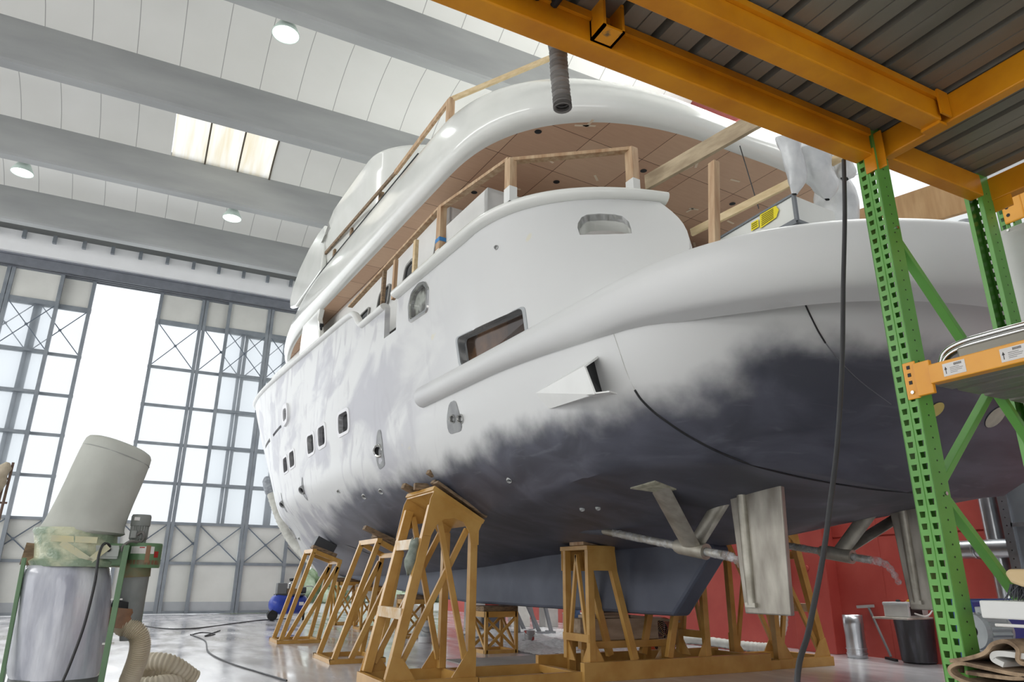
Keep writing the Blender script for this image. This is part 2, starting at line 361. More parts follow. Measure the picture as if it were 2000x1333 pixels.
# sliding door leaves: steel grid, insulated panels, translucent sheets
insul = mat('insulated_door_panel', rgb(226, 226, 220), .6, 0, rgb(216, 216, 210), 1.0)
pm = bpy.data.materials.new('translucent_door_sheet'); pm.use_nodes = True; t = pm.node_tree; t.nodes.remove(t.nodes['Principled BSDF'])
tr = t.nodes.new('ShaderNodeBsdfTranslucent'); tr.inputs[0].default_value = (.97, .985, 1, 1); tp = t.nodes.new('ShaderNodeBsdfTransparent'); tp.inputs[0].default_value = (.97, .985, 1, 1)
mx = t.nodes.new('ShaderNodeMixShader'); mx.inputs[0].default_value = .35; t.links.new(tp.outputs[0], mx.inputs[1]); t.links.new(tr.outputs[0], mx.inputs[2]); t.links.new(mx.outputs[0], t.nodes['Material Output'].inputs[0])
def leaf(n, x0, y, W=3.38):
    f = MB(); x1 = x0+W; xm = (x0+x1)/2; Z = [0.02, 1.75, 3.15, 4.6, 6.05, 7.5, 9.0, 10.85, 12.1]
    for x in (x0+.07, xm-.07, xm+.07, x1-.07): f.bx((x-.06, y-.1, 0.02), (x+.06, y+.06, 12.15))
    for i, z in enumerate(Z): h = .05 if i not in (0, 7, 8) else .09; f.bx((x0, y-.07, z-h if i else .02), (x1, y+.05, z+h))
    fr = f.build('door_%d' % n, steelgrey); struct(fr)
    b = MB()
    for a, c in ((x0+.13, xm-.13), (xm+.13, x1-.13)):
        for z0, z1, r in ((9.08, 10.75, .018), (1.82, 3.08, .022)):
            b.tube([(a, y-.08, z0), (c, y-.08, z1)], r, 6); b.tube([(a, y-.09, z1), (c, y-.09, z0)], r, 6)
            b.box(((a+c)/2, y-.1, (z0+z1)/2), (.1, .02, .1))
    b.build('cross_brace', mat('dark_brace_steel', rgb(112, 122, 134), .5, .2), fr)
    p = MB(); p.bx((x0+.02, y+.0, .42), (x1-.02, y+.05, 3.1)); p.bx((x0+.02, y, 10.9), (x1-.02, y+.05, 12.05)); p.build('insulated_panel', insul, fr)
    MB().bx((x0+.02, y-.01, .03), (x1-.02, y+.05, .42)).build('kick_plate', mat('kick_plate_grey', rgb(190, 193, 196), .5, 0, rgb(172, 176, 180), 1), fr)
    g = MB()
    for a, c in ((x0+.05, xm-.05), (xm+.05, x1-.05)): g.grid([[Vector((a, y+.02, 3.2)), Vector((c, y+.02, 3.2))], [Vector((a, y+.02, 10.8)), Vector((c, y+.02, 10.8))]])
    g.build('translucent_sheet', pm, fr)
leaf(1, -9.6, DOOR_Y-.3); leaf(2, -7.29, DOOR_Y-.1); leaf(3, -6.26, DOOR_Y+.12)
leaf(4, -.66, DOOR_Y+.12); leaf(5, 1.9, DOOR_Y-.1); leaf(6, 2.75, DOOR_Y+.3, 3.38)
# right wall: red lower part with a pilaster, white upper part with windows
w = MB(); w.bx((WALL_X, -9, 2.72), (WALL_X+.3, DOOR_Y+.3, 15)); struct(w.build('wall_right', mat('white_wall_paint', rgb(228, 230, 232), .7, 0, rgb(216, 218, 221), .6)))
w = MB(); w.bx((WALL_X-.03, -9, 0), (WALL_X+.3, DOOR_Y+.3, 2.1)); w.bx((WALL_X-.03, -9, 2.13), (WALL_X+.3, DOOR_Y+.3, 2.7)); w.bx((WALL_X, -9, 2.09), (WALL_X+.3, DOOR_Y, 2.14)); w.bx((WALL_X-.035, 9.0, 0), (WALL_X-.02, 9.03, 2.7))
struct(w.build('wall_right_red', red)).name = 'trim_30'
w = MB(); w.bx((11.98, 10.0, 0), (WALL_X, 10.9, 2.75)); w.cyl((11.96, 10.15, 1.55), (11.99, 10.15, 1.55), .05, 14); w.cyl((11.96, 10.45, 1.55), (11.99, 10.45, 1.55), .05, 14)
struct(w.build('trim_31', red, bevel=.02))
w = MB(); w.bx((WALL_X-.25, 5, 12.5), (WALL_X, 22, 14.6)); struct(w.build('trim_32', mat('dull_red_roof_edge', rgb(150, 70, 66), .6)))
wpaint = mat('white_wall_paint', rgb(228, 230, 232))
struct(MB().bx((-22.4, -9, 0), (-22.2, DOOR_Y+.3, 15)).build('wall_left', wpaint)); struct(MB().bx((-22.4, -9.3, 0), (WALL_X+.3, -9.1, 15)).build('wall_back', wpaint))
winglow = bpy.data.materials.new('window_daylight'); winglow.use_nodes = True; t = winglow.node_tree; t.nodes.remove(t.nodes['Principled BSDF'])
e = t.nodes.new('ShaderNodeEmission'); e.inputs[0].default_value = (.95, .98, 1, 1); e.inputs[1].default_value = 1.2; t.links.new(e.outputs[0], t.nodes['Material Output'].inputs[0])
for k, y in enumerate((5.2, 7.55, 9.9, 12.3, 14.7)):
    fr = MB(); z0, z1 = 8.1, 9.5; a, b2 = y-.95, y+.95; X = WALL_X-.04
    for p, q in (((a, z0), (b2, z0+.12)), ((a, z1-.12), (b2, z1)), ((a, z0), (a+.12, z1)), ((b2-.12, z0), (b2, z1)), ((y-.06, z0), (y+.06, z1))): fr.bx((X-.04, p[0], p[1]), (X+.05, q[0], q[1]))
    o = struct(fr.build('window_%d' % (k+1), mat('window_frame_grey', rgb(196, 200, 203), .5)))
    MB().bx((X+.0, a+.1, z0+.1), (X+.02, b2-.1, z1-.1)).build('pane', winglow, o)

# high-bay lamps hung on the far side of the beams
lampglow = emis('lamp_lens_glow', (.93, 1, .97), 3.2)
shade = mat('pale_lamp_reflector', rgb(205, 222, 212), .35, 0, rgb(198, 214, 205), 3)
def lamp(p, label):
    t = thing('high_bay_lamp', label, 'lamp', p, 0, 'high bay lamps under the beams')
    MB().lathe([(.07, .5), (.1, .38), (.13, .36), (.2, .24), (.29, .05), (.3, 0), (.285, 0), (.27, .04), (.12, .3)], n=28).build('reflector', shade, t, smooth=50)
    MB().lathe([(0, .012), (.15, .008), (.285, .012)], n=28).build('lens', lampglow, t)
    MB().lathe([(0, .75), (.09, .74), (.1, .6), (.12, .52), (.08, .46), (0, .46)], n=18).build('ballast_housing', midgrey, t, smooth=40)
    MB().tube([(0, 0, .74), (0, -.12, .86), (0, -.2, .97), (0, -.36, 1.0), (0, -.42, 1.0)], .02, 8).build('hanger', midgrey, t)
    sp = bpy.data.lights.new('lamp_light', 'SPOT'); sp.energy = 130; sp.spot_size = 2.3; sp.spot_blend = .6; sp.color = (.95, 1, .97); sp.shadow_soft_size = .25
    so = bpy.data.objects.new('lamp_light', sp); COL.objects.link(so); so.parent = t; so.location = (0, 0, -.06)
for (x, y, Yv), lb in zip(((558, 68, 13.6), (43, 338, 22.95), (453, 427, 22.95)), ('round high bay lamp nearest the camera, under the long beam at top centre', 'white cone high bay lamp at the far left edge of the roof', 'white cone high bay lamp below the right end of the skylight bay')):
    lamp(on(x, y, 1, Yv), lb)
# ================================================================== THE YACHT (boat coordinates: u to starboard, v forward from the transom, z up)
yacht = thing('yacht', 'large unfinished white motor yacht propped on ochre steel stands in the hangar', 'yacht', (YO.x, YO.y, 0), BETA)
def hull_mat():
    m = bpy.data.materials.new('sanded_hull_primer'); m.use_nodes = True; t = m.node_tree; N, L = t.nodes, t.links; b = N['Principled BSDF']
    tc = N.new('ShaderNodeTexCoord'); P = tc.outputs['Object']
    def noise(sc_, det, st=(1, 1, 1), dist=0.0):
        mp = N.new('ShaderNodeMapping'); mp.inputs['Scale'].default_value = st; L.new(P, mp.inputs[0])
        n = N.new('ShaderNodeTexNoise'); n.inputs['Scale'].default_value = sc_; n.inputs['Detail'].default_value = det; n.inputs['Distortion'].default_value = dist; L.new(mp.outputs[0], n.inputs['Vector']); return n.outputs['Fac']
    def mr(x, a, b2, c=0.0, d=1.0, sm=True):
        r = N.new('ShaderNodeMapRange'); r.interpolation_type = 'SMOOTHSTEP' if sm else 'LINEAR'
        for i, q in ((1, a), (2, b2), (3, c), (4, d)): r.inputs[i].default_value = q
        L.new(x, r.inputs[0]); return r.outputs[0]
    def op(o, x, y):
        n = N.new('ShaderNodeMath'); n.operation = o
        for i, q in enumerate((x, y)):
            if isinstance(q, (int, float)): n.inputs[i].default_value = q
            else: L.new(q, n.inputs[i])
        return n.outputs[0]
    def mix(f, x, y):
        n = N.new('ShaderNodeMix'); n.data_type = 'RGBA'; L.new(f, n.inputs[0])
        for i, q in ((6, x), (7, y)):
            if isinstance(q, tuple): n.inputs[i].default_value = (*q, 1)
            else: L.new(q, n.inputs[i])
        return n.outputs[2]
    s = N.new('ShaderNodeSeparateXYZ'); L.new(P, s.inputs[0]); v, z = s.outputs[1], s.outputs[2]
    # topsides: white, with grey sanding patches forward
    fwd = mr(v, 5.0, 9.0)
    patch = op('MULTIPLY', mr(noise(.75, 5, (1, 1, 1.5), .6), .46, .62), fwd)
    base = mix(patch, rgb(209, 210, 209), rgb(174, 174, 180))
    streak = op('MULTIPLY', mr(noise(2.2, 7, (1, 1, .35), 1.2), .55, .68), fwd)
    base = mix(op('MULTIPLY', streak, .55), base, rgb(164, 162, 169))
    spots = mr(noise(2.1, 2), .74, .78)
    base = mix(op('MULTIPLY', spots, .3), base, rgb(220, 206, 150))
    # dark bottom paint: its ragged upper edge climbs aft
    edge = N.new('ShaderNodeFloatCurve'); cv = edge.mapping.curves[0]
    vn = mr(v, -1.0, 27.0, 0, 1, False); L.new(vn, edge.inputs['Value'])
    pts = EDGE
    cv.points[0].location = ((pts[0][0]+1)/28, pts[0][1]/5); cv.points[1].location = ((pts[-1][0]+1)/28, pts[-1][1]/5)
    for a, c in pts[1:-1]: cv.points.new((a+1)/28, c/5)
    edge.mapping.update()
    h = op('MULTIPLY', edge.outputs[0], 5.0)
    big = op('MULTIPLY', op('SUBTRACT', noise(.55, 3), .5), .5); fine = op('MULTIPLY', op('SUBTRACT', noise(2.5, 7), .5), .4)
    d = op('SUBTRACT', op('ADD', op('ADD', h, big), fine), z)
    dark = mr(d, -.2, .16)
    dk = mix(mr(noise(1.0, 7, (.5, 1, 2.2), 1.5), .35, .7), rgb(66, 68, 78), rgb(92, 94, 106))
    dk = mix(op('MULTIPLY', mr(noise(5, 9, (.4, .4, 3), 1), .6, .75), .3), dk, rgb(120, 122, 132))
    # forward the bottom is paler, half covered in grey primer
    dk = mix(op('MULTIPLY', mr(v, 8, 17), .62), dk, rgb(160, 162, 170))
    c = mix(dark, base, dk); L.new(c, b.inputs['Base Color'])
    L.new(mr(dark, 0, 1, .42, .5), b.inputs['Roughness'])
    return m
EDGE = [(-1, 2.95), (1.05, 2.98), (1.25, 3.08), (1.6, 3.03), (2.0, 2.83), (2.7, 2.69), (4.2, 2.8), (5.2, 2.84), (7, 2.72), (9, 2.68), (11, 2.58), (12.4, 2.44), (14, 2.2), (18, 1.9), (27, 1.5)]
hullm = hull_mat()
ZSHEER = pchip([-1, 8, 8.8, 9.35, 9.95, 10.2, 12.4, 15.8, 21, 25, 27], [5.44, 5.46, 5.47, 5.47, 5.86, 5.9, 5.97, 6.12, 6.55, 7.05, 7.25])
ZRAIL = pchip([-1, 6.6, 10.5, 14, 20, 26], [3.72, 3.72, 3.42, 3.38, 3.45, 3.8])
ZB = pchip([-1, 2, 2.6, 3.3, 4.75, 6, 8.2, 9.5, 11, 13, 16, 19, 21.2, 27], [2.12, 2.12, 2.05, 1.94, 1.72, 1.71, 1.67, 1.58, 1.47, 1.4, 1.31, 1.3, 1.32, 1.34])
ZC = pchip([-1, 2, 4, 7, 14, 20, 24], [2.45, 2.42, 2.25, 2.12, 2.05, 1.95, 2.0])
ZK = pchip([-1, 2, 5, 8, 14, 20, 25], [2.85, 2.75, 2.6, 2.52, 2.5, 2.55, 2.7])
ZM = pchip([-1, 6.5, 9, 14, 20, 26], [3.25, 3.1, 2.98, 2.95, 3.0, 3.2])
NA, NS, NB = 18, 46, 30
class Row:
    """one waterline from transom centre round the quarter, along the side, to the stem"""
    def __init__(s, hb, vt, L, vc, vb, nb, na=2.6): s.hb, s.vt, s.L, s.vc, s.vb, s.nb, s.na = hb, vt, L, vc, vb, nb, na
    def uv(s, k):
        if k <= NA:
            t = k/NA*PI/2; return -s.H(s.vt+s.L)*math.sin(t)**(2/s.na), s.vt+s.L*(1-math.cos(t)**(2/s.na))
        if k <= NA+NS:
            v = lerp(s.vt+s.L, s.vc, (k-NA)/NS); return -s.H(v), v
        t = (k-NA-NS)/NB*PI/2; return -s.H(s.vc)*math.cos(t)**(2/s.nb), s.vc+(s.vb-s.vc)*math.sin(t)**(2/s.nb)
    def H(s, v): return s.hb(v) if callable(s.hb) else s.hb
    def side(s, v):
        """half breadth at station v"""
        if v <= s.vt: return 0
        if v < s.vt+s.L: return s.H(s.vt+s.L)*(1-((s.vt+s.L-v)/s.L)**s.na)**(1/s.na)
        if v < s.vc: return s.H(v)
        if v >= s.vb: return 0
        return s.H(s.vc)*(1-((v-s.vc)/(s.vb-s.vc))**s.nb)**(1/s.nb)
HBC = pchip([2, 4, 7, 12], [3.0, 2.8, 2.45, 2.3]); HBK = pchip([2, 4, 7, 12], [3.2, 3.12, 3.02, 2.95])
R_rail = Row(3.33, .16, 2.5, 10.0, 24.8, 1.75)
R_mid = Row(3.27, .7, 2.3, 9.5, 24.2, 1.72)
R_k = Row(HBK, 1.35, 2.0, 8.5, 23.2, 1.7)
R_c = Row(HBC, 1.95, 1.8, 8.0, 22.6, 1.85)
R_sheer = Row(3.42, 3.2, 2.2, 12, 26.0, 2.6)
NT = NA+NS+NB
def bottom_pt(k, f):
    u, v = R_c.uv(k); zc = ZC(v)
    if k <= NA: zc = lerp(2.12, ZC(v), (abs(u)/3.0)**2)
    vcl = max(v, 2.0); vv = lerp(vcl if k <= NA+NS else min(v, 22.8), v, f); zb = ZB(vv)
    return Vector((u*f, vv, lerp(zb, zc, f**1.25)))
rows = []
G = []
for k in range(NT+1):
    a = [bottom_pt(k, f) for f in (0, .33, .68)]
    u, v = R_c.uv(k); zc = ZC(v)
    if k <= NA: zc = lerp(2.12, ZC(v), (abs(u)/3.0)**2)
    c = Vector((u, v, zc))
    u, v = R_k.uv(k); zk = ZK(v)
    if k <= NA: zk = lerp(2.55, ZK(v), (abs(u)/3.2)**2)
    kk = Vector((u, v, zk)); u, v = R_mid.uv(k); mm = Vector((u, v, ZM(v))); u, v = R_rail.uv(k); rr = Vector((u, v, ZRAIL(v)))
    topside = spline([c, kk, mm, rr], 7)
    bot = spline(a+[c, kk], 5)[:-6] if k > NA+4 else [lerp(a[0], c, f/15) + Vector((0, 0, -.03*math.sin(PI*f/15))) for f in range(15)]
    G.append(bot[:15] + topside)
mirror = lambda p: Vector((-p.x, p.y, p.z))
b = MB(); b.grid(G); b.grid([[mirror(p) for p in r] for r in G])
# close the shell with a deck just under the rail
lid = [[r[-1], Vector((0, r[-1].y, r[-1].z)), mirror(r[-1])] for r in G]; b.grid(lid)
hull = b.build('hull', hullm, yacht, smooth=38)

# upper side shell (bulwark) from the rubbing rail to the cap rail
def upper_u(v, z):
    """half breadth of the upper side (z above the rail line) flowing on from the hull below"""
    uR, uS, zR, zS = -R_rail.side(v)+.07*(1-smooth01((v-6)/2.5)), -R_sheer.side(v), ZRAIL(v), ZSHEER(v)
    if 9.2 > v > 5: zS = 5.6
    L_ = zS-zR; t = min(1, max(0, (z-zR)/L_)); ch = (uS-uR)/L_
    m0 = (-R_rail.side(v)+R_mid.side(v))/(ZRAIL(v)-ZM(v)); f = smooth01((v-6)/2.5); m0 = lerp(ch-.06, m0, f); m1 = lerp(ch+.04, ch*.7, f)
    return (2*t**3-3*t*t+1)*uR+(t**3-2*t*t+t)*L_*m0+(-2*t**3+3*t*t)*uS+(t**3-t*t)*L_*m1
def sheer_pt(k, off=0.0, dz=0.0):
    u, v = R_sheer.uv(k); s = 1+off/3.4; return Vector((u*s, v - (off if k < NA else 0)*math.cos(min(1, k/NA)*PI/2), ZSHEER(v)+dz))
CAPK0 = 5.8                                     # where the aft bulwark ends inboard
def sheer_path(n_aft=22, off=0.0, dz=0.0):
    out = [sheer_pt(lerp(CAPK0, NA, i/n_aft), off, dz) for i in range(n_aft)]
    vs_ = [lerp(5.4, 7.77, i/8) for i in range(9)] + [7.78, 7.79, 8.29, 8.3] + [8.5, 8.8, 9.1, 9.25]+[lerp(9.35, 10.2, i/10) for i in range(11)]+[lerp(10.3, 12, i/5) for i in range(6)]
    for v in vs_: out.append(Vector((-R_sheer.side(v)*(1+off/3.4), v, ZSHEER(v)+dz)))
    for k in range(1, NB+1): out.append(sheer_pt(NA+NS+k, off, dz))
    return out
SP = sheer_path()
low = []
n_aft = 22; v_end = SP[n_aft].y
for i, p in enumerate(SP):
    if i <= n_aft: v = lerp(1.85, v_end, (i/n_aft)**.8)
    else: v = p.y
    if p.y > 12: vl = 12+(p.y-12)*(R_rail.vb-12)/(26.0-12); low.append(Vector((-R_rail.side(vl), vl, ZRAIL(vl))))
    else: low.append(Vector((-R_rail.side(v)+.07*(1-smooth01((v-6)/2.5)), v, ZRAIL(v))))
rows = []
NG = 9
for i, p in enumerate(SP):
    top = p.copy()
    if 7.785 < p.y < 8.295: top.z = 4.92
    q = low[i]; r = []
    for j in range(NG+1):
        t = j/NG; w_ = lerp(q, top, t)
        if p.y > 5.4 and p.y < 12: w_.x = upper_u(p.y, w_.z)
        elif p.y >= 12:
            # between unequal stations: bend the straight ruling by the flare of the section below
            vm = 12+(p.y-12)*(R_mid.vb-12)/14.0; a_ = Vector((-R_mid.side(vm), vm, ZM(vm))); m0 = (q-a_)/max(.05, q.z-a_.z)*(top.z-q.z); ch = top-q; m0.y = ch.y*1.1; m0.x = max(-1.8*abs(ch.x), min(1.8*abs(ch.x), m0.x)); m1 = ch*.75
            w_ = q*(2*t**3-3*t*t+1)+m0*(t**3-2*t*t+t)+top*(-2*t**3+3*t*t)+m1*(t**3-t*t)
            w_.z = lerp(q.z, top.z, t)
        else:
            d = Vector((p.x, p.y-5.4, 0)).normalized(); w_ = w_ + d*.05*math.sin(PI*t)
        if i < 10: w_ = w_ + Vector((.16, -.05, 0))*(math.sin(PI*t)*(1-i/10)**1.5)
        r.append(w_)
    rows.append(r)
def shell(rw, name, mt, t, so=-1):
    m = MB(); m.grid(rw); return m.build(name, mt, yacht, smooth=50, thick=t, solid_off=so, keepn=True)
us = shell(rows, 'bulwark', hullm, .09); apply_mods(us)
from mathutils.bvhtree import BVHTree
UB0 = BVHTree.FromPolygons([v_.co.copy() for v_ in us.data.vertices], [tuple(p_.vertices) for p_ in us.data.polygons])
us2 = shell([[mirror(p) for p in r] for r in rows], 'bulwark', hullm, .09, 1); apply_mods(us2)

# windows, ports and slots carved in the port side
def hole(corners, round_=.25, depth=.8, seg=6):
    """rounded quadrilateral prism through the side; corners are (v, z)"""
    c = [Vector((0, a, z)) for a, z in corners]; out = []
    for i in range(len(c)):
        p, a, d = c[i], c[i-1], c[(i+1) % len(c)]; r = min((a-p).length, (d-p).length)*round_
        s0 = p+(a-p).normalized()*r; s1 = p+(d-p).normalized()*r
        for j in range(seg+1):
            t = j/seg; out.append(s0*(1-t)**2+p*2*t*(1-t)+s1*t*t)
    return out
def carve(o, quad, u, round_=.25, depth=.5):
    pl = hole(quad, round_); m = MB(); m.prism([Vector((u-depth, p.y, p.z)) for p in pl], (2*depth, 0, 0)); cut(o, m.build('cutter', white, yacht))
def frame_ring(quad, name, mt, round_=.25, wd=.035, out=.02, pane=None, ufn=None, label=None, deep=.05, lip=.0):
    """raised trim ring following the hull side, with an optional pane set back behind it"""
    uf = ufn or (lambda v, z: bulwark_u(v, z)); pl = hole(quad, round_); c = sum(pl, Vector())/len(pl)
    R = []
    for s, o_ in ((0, -deep), (0, out), (wd, out), (wd+.012, -.01)):
        r = []
        for p in pl:
            d = (p-c); q = p + d.normalized()*s; r.append(Vector((uf(q.y, q.z)-o_, q.y, q.z)))
        R.append(r)
    m = MB(); m.grid(R, True); f = m.build(name, mt, yacht, smooth=40, label=label)
    if pane:
        m = MB(); r = [Vector((uf(p.y, p.z)+deep*.9, p.y, p.z)) for p in pl]; m._add(r, [tuple(range(len(r)))]); m.build('pane', pane, f)
    return f
def bulwark_u(v, z):
    if v < 5.4:
        t = min(1, max(0, (z-3.7)/1.75)); return lerp(-R_rail.side(v)+.07, -R_sheer.side(v), t)-.05*math.sin(PI*t)
    if v < 12: return upper_u(v, z)
    b_ = UB0.ray_cast(Vector((-8, v, z)), Vector((1, 0, 0)), 10); return b_[0].x if b_[0] is not None else upper_u(v, z)
def hull_u(v, z):
    """port side hull surface at station v, height z"""
    if z > ZRAIL(v): return bulwark_u(v, z)
    t = [(ZC(v), -R_c.side(v)), (ZK(v), -R_k.side(v)), (ZM(v), -R_mid.side(v)), (ZRAIL(v), -R_rail.side(v))]
    if z <= t[0][0]: return t[0][1]
    for (a, p), (b2, q) in zip(t, t[1:]):
        if z <= b2: return lerp(p, q, (z-a)/(b2-a))
    return t[-1][1]
def bs(x, y):
    """picture point -> point on the port side"""
    u = -3.35
    for i in range(12): p = bu(x, y, u); u = lerp(u, hull_u(p.y, p.z), .7)
    return p
from mathutils.bvhtree import BVHTree
def bvh_of(o):
    me = o.data; return BVHTree.FromPolygons([v.co.copy() for v in me.vertices], [tuple(p.vertices) for p in me.polygons])
HB, UB = bvh_of(hull), bvh_of(us)
YM = ROOTM['yacht']; YI = YM.inverted()
def hit(x, y):
    """first hull point seen along a line of sight, boat coordinates, with its normal"""
    o = YI @ CAM; d = (YI.to_3x3() @ ray(x, y)).normalized(); best = None
    for b_ in (HB, UB):
        h = b_.ray_cast(o, d, 80)
        if h[0] is not None and (best is None or h[3] < best[2]): best = (h[0], h[1] if h[1].dot(d) < 0 else -h[1], h[3])
    return best
# ---- carved openings
def vz(px): return [(p.y, p.z) for p in (bs(*q) for q in px)]
PORTS = [[(661, 812), (679, 802), (681, 840), (662, 850)], [(621, 838), (634, 830), (636, 867), (623, 874)], [(600, 854), (612, 848), (614, 882), (602, 889)],
         [(565, 886), (574, 880), (576, 909), (567, 915)], [(553, 898), (560, 892), (563, 919), (555, 925)]]
primerwhite = mat('white_port_primer', rgb(232, 232, 234), .5)
for i, q in enumerate(PORTS):
    quad = vz(q)
    carve(us, quad, -3.4, .28, .7); carve(hull, quad, -3.4, .28, .7) if min(z for v, z in quad) < 3.5 else None
    frame_ring(quad, 'porthole_frame', primerwhite, .28, .075, .012, darkglass, hull_u, deep=.09)
quad = vz([(894, 661), (1021, 602), (1028, 655), (902, 716)])
carve(us, quad, -3.4, .2, .6); carve(hull, quad, -3.4, .2, .6)
brown = mat('brown_glossy_lining', rgb(104, 74, 48), .12, 0, rgb(52, 38, 28), 1.6, 5, .4, .62)
f = frame_ring(quad, 'side_window_frame', mat('grey_window_flange', rgb(166, 170, 172), .4), .2, .05, .015, brown, hull_u, deep=.13, label='grey flanged long window opening low on the quarter')
quad = vz([(803, 588), (812, 563), (831, 556), (833, 603), (803, 627)])
quad4 = vz([(803, 626), (802, 596), (808, 574), (820, 560), (829, 556), (835, 566), (834, 605)])
carve(us, quad4, -3.4, .25, .5)
fg = frame_ring(quad4, 'arched_window_frame', chrome, .25, .05, .025, mat('hazy_glass', rgb(176, 180, 172), .1, .2, rgb(96, 96, 92), 3, 3, .45, .55), hull_u, deep=.06, label='polished steel arched window frame')
quad = vz([(556, 801), (562, 797), (563, 818), (557, 826)]); carve(us, quad, -3.3, .35, .6)
frame_ring(quad, 'bow_hatch_frame', primerwhite, .35, .12, .05, darkglass, hull_u, deep=.08)
for q in ([(533, 849), (549, 830), (550, 835), (534, 854)], [(518, 871), (527, 856), (528, 863), (518, 877)]):
    quad = vz(q); carve(us, quad, -3.2, .1, .6)
    m = MB(); pl = hole(quad, .1); m._add([Vector((hull_u(p.y, p.z)+.07, p.y, p.z)) for p in pl], [tuple(range(len(pl)))]); m.build('slot_backing', darkgrey, yacht)
# fairlead cut through the aft bulwark
fpx = [(1132.6, 459.5), (1128, 445.6), (1129, 436), (1136, 424.6), (1145.5, 420), (1168, 418), (1184, 418), (1200, 419), (1215, 422), (1228, 433), (1232.6, 447), (1234, 456)]
hs_ = [hit(*q) for q in fpx]; out = [h[0] for h in hs_]; n = sum((h[1] for h in hs_), Vector()).normalized()
m = MB(); m.prism([p+n*.5 for p in out], n*-1.1); cut(us, m.build('cutter', white, yacht))
m = MB(); m.grid([[p-n*.004 for p in out], [p-n*.22 for p in out]], True); m.build('fairlead_lining', white, yacht, smooth=40)
# ---- rubbing rail around the stern quarter
def ring_path(row, v_start, zf, mirrored=True, n=40):
    pts = []
    vs_ = [lerp(v_start, row.vt+row.L, i/24) for i in range(24)]
    for v in vs_: pts.append(Vector((-row.side(v), v, zf(v))))
    for k in range(36, -1, -1):
        u, v = row.uv(k/36*NA); pts.append(Vector((u, v, zf(v))))
    if mirrored: pts += [mirror(p) for p in pts[-2::-1]]
    return pts
def sweep(path, prof, name, m, flip=1, smooth=55, label=None):
    """prof: closed list of (outward, up)"""
    rowsx = []
    for i, p in enumerate(path):
        a = path[max(0, i-1)]; b2 = path[min(len(path)-1, i+1)]; d = (b2-a); d.z = 0; d.normalize(); nrm = Vector((d.y, -d.x, 0))*flip
        rowsx.append([p+nrm*o+Vector((0, 0, z)) for o, z in (prof(i, len(path)) if callable(prof) else prof)])
    mb = MB(); mb.grid(rowsx, True); k = len(rowsx[0])
    mb._add(rowsx[0], [tuple(range(k))]); mb._add(rowsx[-1], [tuple(range(k))[::-1]])
    return mb.build(name, m, yacht, smooth=smooth, label=label)
railp = ring_path(R_rail, 6.78, lambda v: 3.72)
def railprof(i, n):
    f = smooth01((min(i, n-1-i)-10)/26)          # crisp along the side, faired into the transom aft
    A_ = [(-.08, .07)] + [(.13*math.cos(t), -.075+.145*math.sin(t)) for t in (PI*(.5-q_/12) for q_ in range(13))] + [(-.08, -.22)]
    B_ = [(-.08, .07)] + [(.17*math.cos(t), -.10+(.17 if t > 0 else .36)*math.sin(t)) for t in (PI*(.5-q_/12) for q_ in range(13))] + [(-.14, -.5)]
    return [(lerp(a, c, f), lerp(b2, d, f)) for (a, b2), (c, d) in zip(A_, B_)]
sweep(railp, railprof, 'rubbing_rail', hullm, 1, smooth=75)
# ---- cap rails
capp = [sheer_pt(lerp(CAPK0-.35, NA, i/30)) for i in range(31)] + [Vector((-R_sheer.side(v), v, ZSHEER(v))) for v in [lerp(5.5, 7.76, i/8) for i in range(9)]]
prof = [(.12*math.cos(t)+.0, .075*math.sin(t)+.03) for t in (2*PI*i/14 for i in range(14))]
cr = sweep(capp, prof, 'cap_rail', white, 1); 
sweep([mirror(p) for p in capp], prof, 'cap_rail', white, -1)
capf = [Vector((-R_sheer.side(v), v, ZSHEER(v))) for v in [8.31, 8.6, 9.0, 9.15, 9.3, 9.38, 9.46, 9.54, 9.62, 9.7, 9.78, 9.86, 9.94, 10.05, 10.3, 10.8, 11.4]] + [sheer_pt(NA+NS+k) for k in range(0, NB+1)]
capf += [mirror(p) for p in capf[-2:-25:-1]]
prof2 = [(.085*math.cos(t)+.01, .06*math.sin(t)+.01) for t in (2*PI*i/12 for i in range(12))]
sweep(capf, prof2, 'bow_cap_rail', whitematt, 1)
# ---- keel
kp = [(5.54, .85), (8, .84), (11.3, .84), (13.4, .91), (15.7, 1.04), (19, 1.29), (21.5, 1.45), (21.5, 1.6), (14, 1.62), (8, 1.85), (4.9, 1.95), (4.74, 1.66)]
m = MB(); pr = [Vector((-.16, v, z)) for v, z in kp]; m.prism(pr, (.32, 0, 0)); m.build('keel', mat('dark_keel_paint', rgb(92, 98, 112), .5, 0, rgb(74, 80, 94), 1.2, 7), yacht, bevel=.05)
# ---- rudders
for s in (-1, 1):
    U = 1.36*s; rb = MB(); outl = [(3.27, 2.2), (3.16, 2.245), (2.62, 2.215), (2.67, 1.0), (3.2, 1.0)]
    rb.prism([Vector((U-.03, v, z)) for v, z in outl], (.06, 0, 0)); rd = rb.build('rudder', brushed, yacht, bevel=.012)
    m = MB(); m.tube([(U-.035, 3.10, 2.2), (U-.035, 3.10, 1.5), (U-.035, 3.10, 1.08)], [.05, .05, .042], 14); m.cyl((U, 3.10, 2.18), (U, 3.10, 2.45), .05, 14); m.cyl((U, 3.1, 2.24), (U, 3.1, 2.3), .13, 20)
    m.bar((U-.04, 3.1, 1.06), (U-.04, 3.1, 1.1), .12, .05)
    m.build('rudder_stock', bronze, rd, smooth=40)
